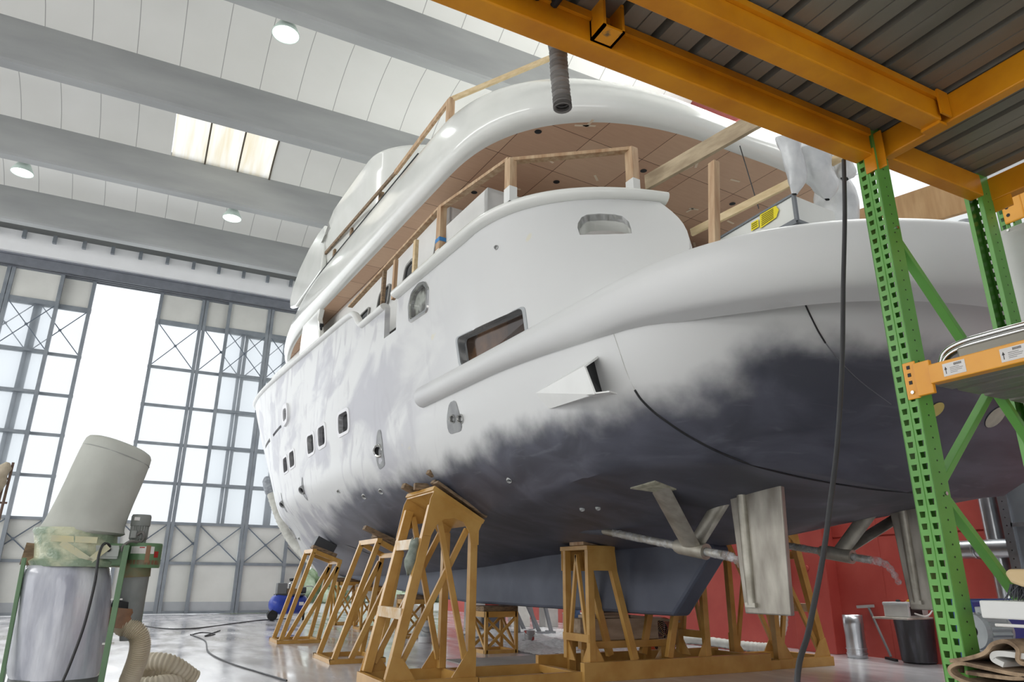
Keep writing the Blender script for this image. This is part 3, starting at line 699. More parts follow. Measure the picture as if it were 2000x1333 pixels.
# ---- shafts and V struts
HP = Vector
for s in (-1, 1):
    U = 1.25*s; E = HP((U, 3.55, 1.55)); S_ = HP((U, 5.75, 1.93)); d = (S_-E).normalized()
    sh = MB(); sh.cyl(E, S_, .042, 16); so = sh.build('propeller_shaft', bronze, yacht, smooth=40)
    b_ = MB(); b_.lathe([(0, -.25), (.055, -.2), (.085, .05), (.1, .5), (.1, .9), (.02, 1.5)], S_, d, 18); b_.build('stern_tube', mat('dark_stern_tube', rgb(84, 88, 98), .5), so, smooth=50)
    fm = MB(); rr = [];
    rnd = random.Random(4+s)
    pts = [E+d*(i*.055) for i in range(-2, 34)]
    fm.tube(pts, [.045+rnd.uniform(0, .008)+(.012 if 8 < i < 12 else 0) for i in range(len(pts))], 9)
    tail = spline([E-d*.1, E-d*.2+HP((0, 0, -.03)), E-d*.26+HP((.02, 0, -.12)), E-d*.3+HP((0, -.02, -.22))], 5)
    fm.tube(tail, [.046+.008*math.sin(i*1.9)-.001*i for i in range(len(tail))], 7)
    fm.build('plastic_wrap', film('clear_shaft_film', (.9, .92, .93), .25, .2), so, smooth=70)
    hub = HP((U, 3.98, 0)); hub.z = E.z+(3.98-3.55)*(d.z/d.y)
    h = MB(); h.lathe([(.048, -.2), (.085, -.2), (.085, .2), (.07, .25), (.048, .25)], hub, d, 24)
    st = h.build('shaft_strut', bronze, yacht, smooth=40)
    hp_ = [hit(1281, 950)[0], hit(1412, 990)[0]]
    for k, h0 in enumerate(hp_):
        foot = HP((h0.x*-s if False else abs(h0.x)*s, h0.y, h0.z+.06)); m = MB(); dd = (foot-hub).normalized(); side = HP((0, 1, 0)); th = dd.cross(side).normalized(); A_ = hub+dd*.05; B_ = foot
        oval = [(.14*math.cos(t), .035*math.sin(t)) for t in (2*PI*i/14 for i in range(14))]
        m.grid([[p+side*a+th*b2 for a, b2 in oval] for p in (A_, B_)], True); m.build('strut_leg', bronze, st, smooth=50)
    pp_ = [hit(*q)[0] for q in ((1231, 953), (1279, 939), (1321, 955), (1292, 962))]
    m = MB(); m.prism([HP((abs(p.x)*s, p.y, p.z-.012)) for p in pp_], (0, 0, .05)); m.build('strut_pad', mat('unpainted_pad', rgb(190, 188, 166), .6, 0, rgb(150, 148, 128), 14), st)
# ---- exhaust scoop on the quarter
T = lambda x, y, u: bu(x, y, u)
t0, t1, t2, t3, t4 = T(1143, 716, -3.5), bs(1168, 698), bs(1187, 765), T(1163, 769, -3.5), bs(1072, 799)
fw0 = bs(1048, 768)
m = MB(); m._add([t0, t1, t2, t3, t4, fw0], [(0, 3, 5), (3, 4, 5), (0, 5, 1), (3, 2, 4)]); scp = m.build('exhaust_scoop', whitematt, yacht, thick=.02, solid_off=0)
m = MB(); m._add([lerp(t0, t4, .06), lerp(t1, fw0, .06), lerp(t2, t4, .06), lerp(t3, t4, .06)], [(0, 1, 2, 3)]); m.build('scoop_mouth', black, scp)
m = MB(); m.bar(lerp(t3, t4, .1), T(1198, 767, -3.42), .1, .012); m.build('scoop_lip', whitematt, scp)
# ---- through-hull fittings
def fitting(x, y, r, name, m_, deep=.07, patch=None, ps=(2.4, 3.4), tilt=.5):
    h = hit(x, y)
    while h is None: x += 4; h = hit(x, y); print('moved fitting', name, x)
    p, nn = h[0], h[1]; par = yacht
    if patch:
        e1 = nn.cross(HP((0, 0, 1))).normalized(); e2 = nn.cross(e1).normalized(); pr = []
        for i in range(22):
            t = 2*PI*i/22; w_ = 1+.12*math.sin(3*t+x); g = p+e1*(r*ps[0]*math.copysign(abs(math.cos(t))**.75, math.cos(t))*w_)+e2*(r*ps[1]*math.copysign(abs(math.sin(t))**.75, math.sin(t))*w_)
            q = HB.find_nearest(g)[0]; q2 = UB.find_nearest(g)[0]; q = q if (q-g).length < (q2-g).length else q2; pr.append(q+nn*.006)
        mm = MB(); mm._add(pr+[p+nn*.008], [(i, (i+1) % 22, 22) for i in range(22)]); par = mm.build('primer_patch', patch, yacht, label='bare grey primer patch')
    mm = MB(); ax = (nn+HP((0, -tilt, -.25))).normalized(); mm.lathe([(r*.62, -.05), (r*.66, deep), (r*.85, deep+.012), (r, deep), (r*1.05, deep-.02), (r*1.05, -.1)], p, ax, 20); o = mm.build(name, m_, par, smooth=45)
    mm = MB(); mm.lathe([(0, deep-.04), (r*.68, deep-.04)], p, ax, 16); mm.build('bore', black, o)
pg = mat('grey_primer_patch', rgb(150, 152, 152), .6, 0, rgb(132, 134, 136), 6)
fitting(741, 881, .1, 'exhaust_outlet', chrome, .04, pg, (1.5, 3.0))
fitting(886, 818, .05, 'exhaust_outlet', chrome, .03, pg, (3.6, 4.0)); fitting(901, 818, .055, 'exhaust_outlet', chrome, .03)
fitting(592, 957, .09, 'drain_outlet', pg, .05, pg, (1.2, 2.8)); fitting(553, 985, .09, 'drain_outlet', pg, .05, pg, (1.2, 3.0))
for x, y, r in ((586, 1053, .07), (712, 970, .05), (745, 960, .05), (662, 960, .04), (995, 938, .035), (970, 484, .03), (1137, 994, .03), (1168, 992, .03)): fitting(x, y, r, 'through_hull', mat('pale_fitting', rgb(190, 192, 190), .5), .012)
def disc(x, y, r, name, m_, sx=1.0):
    h = hit(x, y); p, nn = h[0], h[1]; mm = MB(); e1 = nn.cross(HP((0, 0, 1))).normalized(); e2 = nn.cross(e1).normalized(); pr = []
    for i in range(20):
        t = 2*PI*i/20; g = p+e1*(r*sx*math.cos(t))+e2*(r*math.sin(t)); pr.append(HB.find_nearest(g)[0]+nn*.008)
    mm._add(pr+[p+nn*.008], [(i, (i+1) % 20, 20) for i in range(20)]); return mm.build(name, m_, yacht)
disc(1828, 800, .075, 'filler_disc', mat('cream_filler', rgb(206, 190, 110), .6, 0, rgb(190, 172, 96), 8))
disc(1943, 815, .11, 'filler_disc', mat('pale_filler', rgb(186, 186, 168), .6, 0, rgb(166, 166, 150), 8), 1.05)
disc(700, 1075, .3, 'intake_grille', mat('grey_grille', rgb(150, 150, 152), .5, 0, rgb(120, 120, 124), 8), .35) if hit(700, 1075) else None
def seam(px, r, name, m_, k=5):
    pts = [];
    for q in px:
        h = hit(*q)
        if h: pts.append(h[0]+h[1]*.002)
    if len(pts) > 1: mm = MB(); mm.tube(spline(pts, k), r, 6); mm.build(name, m_, yacht, smooth=60)
sealm = mat('black_seam_sealant', rgb(30, 31, 34), .5)
seam([(1240, 762), (1252, 780), (1275, 803), (1300, 822), (1345, 852), (1400, 881), (1450, 902), (1500, 917), (1570, 933), (1640, 946), (1710, 956), (1780, 962)], .011, 'transom_seam', sealm)
seam([(1560, 569), (1568, 585), (1582, 615), (1597, 645), (1612, 670)], .007, 'flap_seam', sealm); seam([(1612, 670), (1640, 705), (1680, 745), (1740, 790)], .004, 'flap_seam', mat('faint_seam', rgb(110, 112, 118), .5))
seam([(1197, 648), (1208, 680), (1222, 722), (1240, 762)], .004, 'transom_seam', mat('faint_white_seam', rgb(206, 206, 202), .5))
# ---- upper deck overhang: a moulded fascia around a plywood soffit
class DRow(Row):
    def uv(s, k):
        u, v = Row.uv(s, k); return u, v
SKEW = .085
def skew(p): return Vector((p.x, p.y - SKEW*p.x*smooth01((8-p.y)/4)*(1 if p.x > 0 else .35), p.z))
DK = [(7.0, 3.2, 3.85), (7.0, 3.26, 3.78), (7.03, 3.33, 3.7), (7.1, 3.385, 3.65), (7.22, 3.41, 3.65), (7.42, 3.4, 3.76), (7.7, 3.36, 4.0), (7.92, 3.31, 4.22), (7.99, 3.27, 4.3), (7.98, 3.16, 4.42), (7.9, 3.12, 4.46)]
def deck_path(hb, vt, z, dv=0):
    r = Row(hb, vt, 2.75, 13.5, 20.6+dv, 2.3, 2.7); p = []
    for k in range(0, 37): u, v = r.uv(k/36*NA); p.append(Vector((u, v, z)))
    for i in range(1, 24): v = lerp(vt+2.75, 13.5, i/23); p.append(Vector((-hb, v, z)))
    for k in range(1, NB+1): u, v = r.uv(NA+NS+k); p.append(Vector((u, v, z)))
    drop = lambda v: -.5*smooth01((v-13)/5) if z > 7.3 else 0
    return [Vector((q.x, q.y, q.z+drop(q.y)*((z-7.2)/.8))) for q in p]
rowsD = [deck_path(hb, vt, z) for z, hb, vt in DK]
m = MB(); m.grid([[skew(p) for p in r] for r in rowsD]); m.grid([[skew(mirror(p)) for p in r] for r in rowsD])
fascia = m.build('upper_deck_fascia', white, yacht, smooth=50)
# plywood soffit
def ply_mat():
    m = bpy.data.materials.new('plywood_soffit'); m.use_nodes = True; t = m.node_tree; N, L = t.nodes, t.links; b = N['Principled BSDF']; b.inputs['Roughness'].default_value = .6
    tc = N.new('ShaderNodeTexCoord'); mp = N.new('ShaderNodeMapping'); mp.inputs['Location'].default_value = (.37, .2, 0); L.new(tc.outputs['Object'], mp.inputs[0])
    s = N.new('ShaderNodeSeparateXYZ'); L.new(mp.outputs[0], s.inputs[0])
    def mth(o, a, b2=None):
        n = N.new('ShaderNodeMath'); n.operation = o
        for i, q in enumerate((a, b2)):
            if q is None: continue
            if isinstance(q, (int, float)): n.inputs[i].default_value = q
            else: L.new(q, n.inputs[i])
        return n.outputs[0]
    SU, SV = .92, .92
    fu = mth('FRACT', mth('DIVIDE', mth('ADD', s.outputs[0], 20.0), SU)); fv = mth('FRACT', mth('DIVIDE', mth('ADD', s.outputs[1], 20.0), SV))
    line = mth('MAXIMUM', mth('LESS_THAN', fu, .011), mth('LESS_THAN', fv, .011))
    iu = mth('FLOOR', mth('DIVIDE', mth('ADD', s.outputs[0], 20.0), SU)); iv = mth('FLOOR', mth('DIVIDE', mth('ADD', s.outputs[1], 20.0), SV))
    wn = N.new('ShaderNodeTexWhiteNoise'); cb = N.new('ShaderNodeCombineXYZ'); L.new(iu, cb.inputs[0]); L.new(iv, cb.inputs[1]); L.new(cb.outputs[0], wn.inputs[0])
    mp2 = N.new('ShaderNodeMapping'); mp2.inputs['Scale'].default_value = (1, 7, 1); L.new(tc.outputs['Object'], mp2.inputs[0])
    n = N.new('ShaderNodeTexNoise'); n.inputs['Scale'].default_value = 3; n.inputs['Detail'].default_value = 6; L.new(mp2.outputs[0], n.inputs['Vector'])
    f = mth('ADD', mth('MULTIPLY', wn.outputs['Value'], .55), mth('MULTIPLY', n.outputs['Fac'], .5))
    cr = N.new('ShaderNodeValToRGB'); cr.color_ramp.elements[0].color = (*rgb(196, 156, 128), 1); cr.color_ramp.elements[0].position = .15; cr.color_ramp.elements[1].color = (*rgb(216, 182, 152), 1); cr.color_ramp.elements[1].position = .85; L.new(f, cr.inputs[0])
    mx = N.new('ShaderNodeMix'); mx.data_type = 'RGBA'; mx.inputs[7].default_value = (*rgb(96, 68, 48), 1); L.new(line, mx.inputs[0]); L.new(cr.outputs[0], mx.inputs[6]); L.new(mx.outputs[2], b.inputs['Base Color'])
    return m
ply = ply_mat(); m = MB(); inner = [skew(p) for p in rowsD[0]]; rt = [skew(mirror(p)) for p in rowsD[0]]
m.grid([[p, Vector((0, (p.y+q.y)/2, 7.0)), q] for p, q in zip(inner, rt)]); soff = m.build('plywood_soffit', ply, yacht, keepn=True)
# round lamp holes and taped joints of the soffit
m = MB(); tp = MB(); rnd = random.Random(11)
for i in range(-4, 5):
    for j in range(5, 17):
        u, v = i*.92-.37+.46-20+20.0, j*.92-.2+.46
        u = i*.92+.46-.37+.92*.0; 
        if abs(u) < 3.0 and v > 4.35 and (i+j) % 2 == 0: MB().lathe([(0, 0), (.05, 0)], (u, v, 6.996), (0, 0, 1), 14).build('lamp_hole', black, soff)
        if abs(u-.46) < 3 and v > 4.7 and rnd.random() < .85:
            for a in range(rnd.choice((1, 2, 3))):
                an = rnd.uniform(0, PI); c = Vector((u-.46+rnd.uniform(-.08, .08), v-.46+rnd.uniform(-.08, .08), 6.994)); R = Matrix.Rotation(an, 3, 'Z'); tp.box(c, (.17, .036, .002), R)
o = tp.build('joint_tape', mat('cream_masking_tape', rgb(244, 226, 200), .7), soff); o['kind'] = 'stuff'
# upper deck floor above it
m = MB(); r0 = [skew(p) for p in rowsD[-1]]; r1 = [skew(mirror(p)) for p in rowsD[-1]]; m.grid([[Vector((p.x, p.y, 7.6)), Vector((q.x, q.y, 7.6))] for p, q in zip(r0, r1)]); m.build('upper_deck', whitematt, yacht)
# ---- deckhouse with its side windows
m = MB()
for s in (-1, 1): m.bx((s*2.86, 7.3, 5.5), (s*2.76, 19.5, 7.02)); m.bx((s*2.86, 5.9, 5.5), (s*2.76, 7.3, 6.62))
m.bx((-2.86, 5.9, 5.5), (2.86, 6.0, 6.62)); m.bx((-2.8, 7.3, 6.55), (2.8, 7.38, 7.02)); m.bx((-2.8, 5.9, 6.56), (2.8, 7.38, 6.62)); m.bx((-2.86, 19.4, 5.6), (2.86, 19.5, 7.02))
house = m.build('deckhouse', whitematt, yacht)
for px in ([(849, 505), (856, 468), (868, 450), (869, 492)], [(788, 560), (795, 524), (808, 508), (808, 548)], [(738, 606), (744, 576), (763, 556), (757, 594)], [(700, 640), (706, 618), (722, 602), (718, 626)]):
    P = [bu(x, y, -2.87) for x, y in px]; pl = hole([(p.y, p.z) for p in P], .25); c = sum(pl, Vector())/len(pl)
    R = [[Vector((-2.87-o_, (p+(p-c).normalized()*s).y, (p+(p-c).normalized()*s).z)) for p in pl] for s, o_ in ((0, -.0), (0, .03), (.05, .03), (.05, 0))]
    m = MB(); m.grid(R, True); f = m.build('house_window_frame', mat('window_rubber', rgb(150, 150, 146), .5), house, smooth=40)
    m = MB(); m._add([Vector((-2.875, p.y, p.z)) for p in pl], [tuple(range(len(pl)))]); m.build('pane', darkglass, f)
# ---- wing pillar joining fascia and bow cap
wp = [(p.y, p.z) for p in (bu(x, y, -3.25) for x, y in ((626, 662), (623, 622), (628, 600), (638, 582), (652, 564), (670, 545)))]
wp += [(wp[-1][0]-.2, 7.25), (15.4, 7.25)] + [(p.y, p.z) for p in (bu(x, y, -3.25) for x, y in ((595, 632), (590, 665), (584, 715)))]
m = MB(); m.prism([Vector((-3.28, v, z)) for v, z in wp], (.12, 0, 0)); m.build('wing_pillar', white, yacht, bevel=.02)
m = MB(); m.prism([Vector((3.28, v, z)) for v, z in wp], (-.12, 0, 0)); m.build('wing_pillar', white, yacht, bevel=.02)
m = MB(); m.tube([(-3.22, 12.9, 5.95), (-3.22, 12.9, 6.6)], .025, 8); m.box((-3.22, 12.9, 6.6), (.08, .08, .06)); m.build('door_latch', black, yacht)
# wheelhouse below the forward overhang
m = MB(); wr = [Row(2.75, 12, 2, 15, e, 2.2) for e in (18.6, 18.2)]
rr = [[Vector((w_.uv(NA+NS+k)[0], w_.uv(NA+NS+k)[1], z)) for k in range(NB+1)] for w_, z in zip(wr, (5.2, 7.0))]
m.grid(rr); m.grid([[mirror(p) for p in r] for r in rr]); m.build('wheelhouse', whitematt, yacht, smooth=50)
# ---- flybridge coaming and its forward wing screen
FR = [(7.7, 3.1, 9.2), (8.2, 3.16, 9.0), (8.9, 3.28, 8.7), (9.2, 3.34, 8.55), (9.28, 3.31, 8.6), (9.29, 3.2, 8.75), (9.2, 3.15, 8.85)]
def fly_path(hb, vt, z):
    r = Row(hb, vt, 1.7, 14, 20, 2, 2.4); p = [Vector((*r.uv(k/30*NA), z)) for k in range(31)]
    return p + [Vector((-hb, lerp(vt+1.7, 13.3, i/10), z-(.5*smooth01((lerp(vt+1.7, 13.3, i/10)-12.3)/1.0) if z > 8.9 else 0))) for i in range(1, 11)]
rf = [fly_path(hb, vt, z) for z, hb, vt in FR]; m = MB(); m.grid(rf); m.grid([[mirror(p) for p in r] for r in rf]); m.build('flybridge_coaming', white, yacht, smooth=50)
sc_ = [(12.4, 8.0), (12.4, 9.0), (12.6, 9.28), (13.1, 9.3), (13.9, 9.2), (14.7, 8.95), (15.2, 8.6), (15.35, 8.25), (15.2, 8.0), (14.6, 7.85)]
for s in (-1, 1):
    m = MB(); m.prism([Vector((s*(3.3-.02*(z-8)), v+.75, z)) for v, z in sc_], (-s*.12, 0, 0)); m.build('wing_screen', white, yacht, bevel=.04)
# dark gasket along the fascia top
m = MB(); m.tube([Vector((p.x, p.y, p.z+.012)) for p in rowsD[8] if 7.6 < p.y < 16.3 and p.x < -1], .018, 6); m.build('edge_gasket', black, yacht)
# white transverse bulkhead box and mast stub hidden aft of the flybridge are not visible
# ---- timber handrail mock-ups (loose joinery standing on the yacht)
def timber(name, label, cat, base, group=None):
    t = thing(name, label, cat, YM @ base, BETA, group); return t
def tb(t, nm, p, q, w, h, m_=None, base=None, lab=None, up=(0, 0, 1)):
    mb = MB(); mb.bar(Vector(p)-base, Vector(q)-base, w, h, up); return mb.build(nm, m_ or wood, t, bevel=.004, label=lab)
b0 = Vector((-3.35, 4.42, 5.53)); t = timber('timber_handrail', 'unpainted timber handrail mock-up on posts along the aft bulwark cap', 'handrail', b0)
for p, h in (((-3.33, 4.45), .56), ((-2.2, 3.56), .6), ((-3.38, 6.3), .78)):
    mb = MB(); q = Vector((p[0], p[1], 5.51))-b0; mb.bar(q, q+Vector((0, 0, h+.03)), .13, .1); po = mb.build('post', wood, t, bevel=.006)
    mb = MB(); mb.bar(q, q+Vector((0, 0, .2 if p[1] < 6 else .14)), .134, .104); mb.build('primed_foot', whitematt, po)
    if p[1] > 6: mb = MB(); mb.bar(q+Vector((0, 0, .26)), q+Vector((0, 0, .32)), .136, .106); mb.build('masking_tape', tapeblue, po)
tb(t, 'rail', (-2.2, 3.56, 6.13), (-3.33, 4.45, 6.09), .1, .045, wood, b0)
tb(t, 'rail', (-3.33, 4.45, 6.11), (-3.38, 6.3, 6.33), .1, .045, wood, b0)
tb(t, 'rail', (-3.38, 6.3, 6.34), (-3.36, 10.4, 6.18), .09, .04, wood, b0)
for i, (x, y, mt_) in enumerate(((768, 592, wood), (809, 541, woodl), (747, 590, woodd))):
    q = bu(x, y, -3.38); q.z = ZSHEER(q.y)+.05; tb(t, 'post', q, (q.x, q.y, 6.2), .08, .06, mt_, b0)
b1 = Vector((-3.05, 5.75, 7.98)); t2 = timber('timber_rail', 'timber post and slats along the top edge of the upper deck fascia', 'handrail', b1)
p0 = bz(878, 252, 8.0); tb(t2, 'post', p0, p0+Vector((0, 0, .55)), .12, .1, wood, b1)
pt = p0+Vector((0, 0, .55))
e1 = bu(772, 338, -3.3); tb(t2, 'slat', pt+Vector((-.02, 0, -.03)), e1, .05, .09, wood, b1)
e2 = bz(1078, 112, 8.75); tb(t2, 'slat', pt, e2, .05, .08, woodl, b1)
e3 = bu(592, 545, -3.2); tb(t2, 'slat', e1, e3, .04, .07, woodd, b1)
for x, y in ((690, 430), (655, 487), (628, 520), (745, 380)):
    q = bu(x, y, -3.18); tb(t2, 'post', (q.x, q.y, 7.92), (q.x, q.y, 8.3), .1, .08, woodd, b1)
# ================================================================== STEEL STANDS UNDER THE YACHT
V = Vector
def plate(m, pts, y, th=.012): m.prism([V((x, y, z)) for x, z in pts], (0, th, 0))
def tall_stand(name, label, loc, mirror_=1, wood_blocks=True, group='tall braced stands under the quarters'):
    """braced two-plane support, local x from the outer foot inward, y depth, z up"""
    t = thing(name, label, 'boat stand', loc, 0, group)
    s = mirror_
    D = .95
    X = lambda x: x*s
    for y in (0, D):
        m = MB(); m.bar((X(.1), y, .14), (X(.56), y, 2.2), .12, .1, (0, 1, 0)); m.build('outer_leg', yellow, t, bevel=.005)
        m = MB(); m.bar((X(1.14), y, .14), (X(1.14), y, 1.92), .1, .1, (0, 1, 0)); m.build('inner_leg', yellow, t, bevel=.005)
        for a, b in (((.2, .24), (1.06, 1.92)), ((.62, 2.12), (1.08, .26))):
            m = MB(); m.bar((X(a[0]), y+(.02 if a[0] < .5 else -.02), a[1]), (X(b[0]), y+(.02 if a[0] < .5 else -.02), b[1]), .075, .05, (0, 1, 0)); m.build('brace', yellow, t, bevel=.004)
        m = MB(); yy = y-.06 if y == 0 else y+.048
        plate(m, [(X(.5), 2.28), (X(.57), 2.44), (X(1.27), 2.05), (X(1.2), 1.9), (X(1.2), 1.72), (X(1.09), 1.72), (X(1.07), 1.86), (X(.98), 2.0), (X(.84), 2.05), (X(.7), 2.03), (X(.6), 1.95), (X(.53), 1.82), (X(.41), 1.82)], yy)
        m.build('head_plate', yellow, t)
        for gp in ([(X(.02), .12), (X(.1), .42), (X(.24), .38), (X(.42), .12)], [(X(1.2), .12), (X(1.2), .46), (X(1.1), .46), (X(.86), .12)]): m = MB(); plate(m, gp, yy); m.build('foot_gusset', yellow, t)
    for z, x in ((.88, .23), (1.72, .42)):
        m = MB(); m.bar((X(x), 0, z), (X(x), D, z), .07, .13); m.build('rung', yellowpale, t, bevel=.004)
    m = MB(); R = Matrix.Rotation(math.atan2(-.39, .7)*-s, 3, 'Y'); m.box((X(.9), D/2, 2.22), (.84, D+.14, .06), R); m.build('head_beam', yellow, t, bevel=.004)
    m = MB(); m.bar((X(.57), -.05, 2.4), (X(.57), D+.05, 2.4), .05, .06); m.build('head_lip', yellowpale, t)
    b = MB(); 
    for p, q in (((0, -.06, .07), (1.22, -.06, .07)), ((0, D+.06, .07), (1.22, D+.06, .07)), ((0.03, -.06, .07), (.03, D+.06, .07)), ((1.19, -.06, .07), (1.19, D+.06, .07))): b.bar((X(p[0]), p[1], p[2]), (X(q[0]), q[1], q[2]), .07, .14)
    b.build('base_frame', yellow, t, bevel=.004)
    return t
ts = tall_stand('tall_boat_stand', 'tall ochre A-shaped boat stand at the front, braced with a criss-cross and pale rungs', (2.82, 8.86, 0))
tall_stand('tall_boat_stand', 'tall ochre boat stand behind the scuffed rudder, leaning to the red wall', (10.42, 8.86, 0), -1)
# rag tied on the front stand
m = MB(); rag = []
for i in range(9):
    z = 1.78-.44*i/8; w_ = [.05, .07, .075, .07, .085, .1, .085, .05, .015][i]
    rag.append([V((3.18-.1*i/8*.8+w_*math.cos(a)*.9, 8.9+w_*math.sin(a)*.8, z+.02*math.sin(3*a))) for a in (2*PI*k/10 for k in range(10))])
m.grid(rag, True); tag(m.build('rag', mat('grey_green_rag', rgb(150, 158, 148), .9, 0, rgb(120, 128, 118), 14), smooth=60), 'grey rag draped over the upper rung of the tall front stand', 'rag')
# timber packing between stand heads and hull
def packing(name, label, quads, mt=woodd, group=None):
    for i, (p, q, w_, h) in enumerate(quads):
        m = MB(); m.bar(p, q, w_, h); o = m.build(name, mt, bevel=.006); tag(o, label if isinstance(label, str) else label[i], 'wood', group)
Y0 = 8.86
packing('packing_plank', ['long plank wedged on the sloping head of the tall front stand', 'second plank lying on top of the sloping head plank of the tall front stand', 'short timber block sticking out left of the tall front stand head', 'squared timber leaning on the hull above the tall front stand', 'small timber block at the back corner of the tall front stand head'],
        [((3.40, Y0-.0, 2.505), (4.13, Y0-.0, 2.085), .16, .035), ((3.42, Y0+.16, 2.535), (4.14, Y0+.16, 2.09), .14, .05), ((3.3, Y0+.55, 2.5), (3.6, Y0+.5, 2.5), .12, .09), ((3.37, Y0+.2, 2.68), (3.72, Y0+.24, 2.5), .1, .09), ((3.24, Y0+.85, 2.54), (3.5, Y0+.9, 2.44), .09, .08)])
def low_stand(label, x0, x1, y0, y1, tx0, tz0, tx1, tz1, mt=yellow, mirror_c=None, pads=True, group='slanted boat stands along the port side'):
    f = (lambda x: x) if mirror_c is None else (lambda x: 2*mirror_c-x)
    o = V((f(x0), y0, 0)); t = thing('boat_stand', label, 'boat stand', o, 0, group)
    P = lambda x, y, z: V((f(x), y, z))-o
    w_ = .085
    for y in (y0+.05, y1-.05):
        for nm, p, q in (('outer_leg', (x0+.04, .05), (tx0, tz0)), ('inner_leg', (x1-.04, .05), (tx1, tz1)), ('brace', (tx1-.04, tz1-.1), (lerp(x0, x1, .38), .06)), ('head_bar', (tx0-.03, tz0), (tx1+.04, tz1))):
            m = MB(); m.bar(P(p[0], y, p[1]), P(q[0], y, q[1]), w_, .07, (0, 1, 0)); m.build(nm, mt, t, bevel=.004)
    b = MB(); 
    for p, q in (((x0, y0), (x1, y0)), ((x0, y1), (x1, y1)), ((x0, y0), (x0, y1)), ((x1, y0), (x1, y1))): b.bar(P(*p, .035), P(*q, .035), .08, .07, ext=.04)
    b.build('base_frame', mt, t, bevel=.004)
    b = MB(); b.bar(P(tx0, y0, tz0), P(tx0, y1, tz0), w_, .08); b.bar(P(tx1, y0, tz1), P(tx1, y1, tz1), w_, .08); b.build('head_bar', mt, t)
    return t
low_stand('slanted ochre boat stand just left of the tall front stand', 3.03, 3.86, 12.1, 13.25, 3.68, 1.9, 4.08, 1.68)
low_stand('slanted boat stand with one grey leg, leftmost and nearest the bow', 2.9, 3.74, 16.05, 16.95, 3.45, 1.84, 4.02, 1.62)
low_stand('grey steel boat stand seen beneath the keel beyond the plastic sheet', 2.9, 3.9, 16.4, 17.3, 3.45, 1.84, 4.1, 1.6, mat('grey_stand_paint', rgb(150, 152, 156), .5, 0, rgb(134, 137, 141), 3), 6.25)
packing('packing_block', ['dark timber packing on the leftmost stand nearest the bow', 'black plastic block between hull and leftmost stand'], [((3.42, 16.2, 1.93), (3.95, 16.2, 1.75), .2, .08), ((3.55, 16.65, 2.06), (3.98, 16.65, 1.86), .34, .26)], woodd)
bpy.data.objects['packing_block.001'].data.materials[0] = darkgrey
packing('packing_plank', ['pair of weathered planks wedged above the second slanted stand, pointing left', 'grey wedge plank between hull and second slanted stand'], [((3.45, 12.3, 2.12), (4.0, 12.3, 1.9), .16, .07), ((3.8, 12.8, 2.03), (4.15, 12.8, 1.87), .4, .1)])

# the cradle under the keel: long base rails, two towers, cross timber
cr = thing('stern_cradle', 'low ochre base frame joining the stand feet across the floor under the keel', 'support frame', (6.6, 9.3, 0))
CO = V((6.6, 9.3, 0))
def crb(nm, boxes, mt=yellow):
    m = MB()
    for a, b in boxes: m.bx(V(a)-CO, V(b)-CO)
    return m.build(nm, mt, cr, bevel=.004)
crb('base_rail', [((4.06, 8.76, 0), (5.56, 8.84, .13))]); crb('base_rail', [((4.06, 9.82, 0), (5.56, 9.9, .13))])
crb('base_rail', [((5.56, 8.7, 0), (8.96, 8.8, .24))]); crb('base_rail', [((5.5, 9.85, 0), (8.96, 9.93, .24))])
crb('base_rail', [((8.96, 8.76, 0), (9.2, 8.84, .13))]); crb('base_rail', [((8.96, 9.82, 0), (9.2, 9.9, .13))])
crb('cross_rail', [((5.5, 8.84, .02), (5.6, 9.85, .12))]); crb('cross_rail', [((8.88, 8.8, .02), (8.96, 9.85, .2))])
def tower(label, x, s):
    t = thing('keel_tower', label, 'boat stand', (x, 8.78, .24), 0, 'towers beside the keel'); f = lambda a: a*s
    H = 1.52; yb = .64
    for y in (.03, yb):
        m = MB(); m.bar((f(.06), y, 0), (f(.06), y, H-.02), .1, .08, (0, 1, 0)); m.build('upright', yellow, t, bevel=.004)
        m = MB(); m.bar((f(.38), y, H-.05), (f(.78), y, 0), .1, .08, (0, 1, 0)); m.build('slanted_leg', yellow, t, bevel=.004)
        m = MB(); plate(m, [(f(0), H-.34), (f(0), H), (f(.46), H), (f(.5), H-.34)], y-.055 if y < .1 else y+.045); m.build('head_plate', yellow, t)
    for a, b in (((.06, .02), (.5, H-.1)), ((.6, .02), (.33, H-.1))):
        m = MB(); m.bar((f(.05), .06+a[0]*.9*.9, a[1]+.25), (f(.05), .06+a[1]*0+.28, H-.12), .05, .05, (1, 0, 0)); m.build('brace', yellow, t, bevel=.003)
    m = MB(); m.bx((f(.0), .0, .24), (f(.1), yb+.04, .34)); m.build('rung', yellow, t)
    m = MB(); m.bx((f(-.01), -.03, H-.06), (f(.47), yb+.07, H)); m.build('head_beam', yellow, t, bevel=.004)
    for y0_, y1_ in ((.07, .24), (yb-.04, yb-.22)): m = MB(); m.prism([V((f(.04), y0_, -.02)), V((f(.04), y0_, .24)), V((f(.04), y1_, -.02))], (f(.015), 0, 0)); m.build('gusset', yellow, t)
    m = MB(); plate(m, [(f(.11), -.02), (f(.11), .24), (f(.26), -.02)], .0); m.build('gusset', yellow, t)
    return t
tower('ochre tower with plank on top, standing on the cradle left of the keel', 5.69, 1)
tower('ochre tower on the cradle right of the keel, half hidden by it', 7.85, -1)
packing('packing_plank', 'pale plank lying on the head of the tower left of the keel', [((5.66, 9.0, 1.79), (6.1, 9.05, 1.8), .32, .05)], wood)
packing('packing_block', 'dark wooden block between the left keel tower and the hull', [((5.86, 9.3, 1.8), (6.2, 9.3, 1.8), .24, .07)], mat('dark_block', rgb(84, 70, 60), .7))
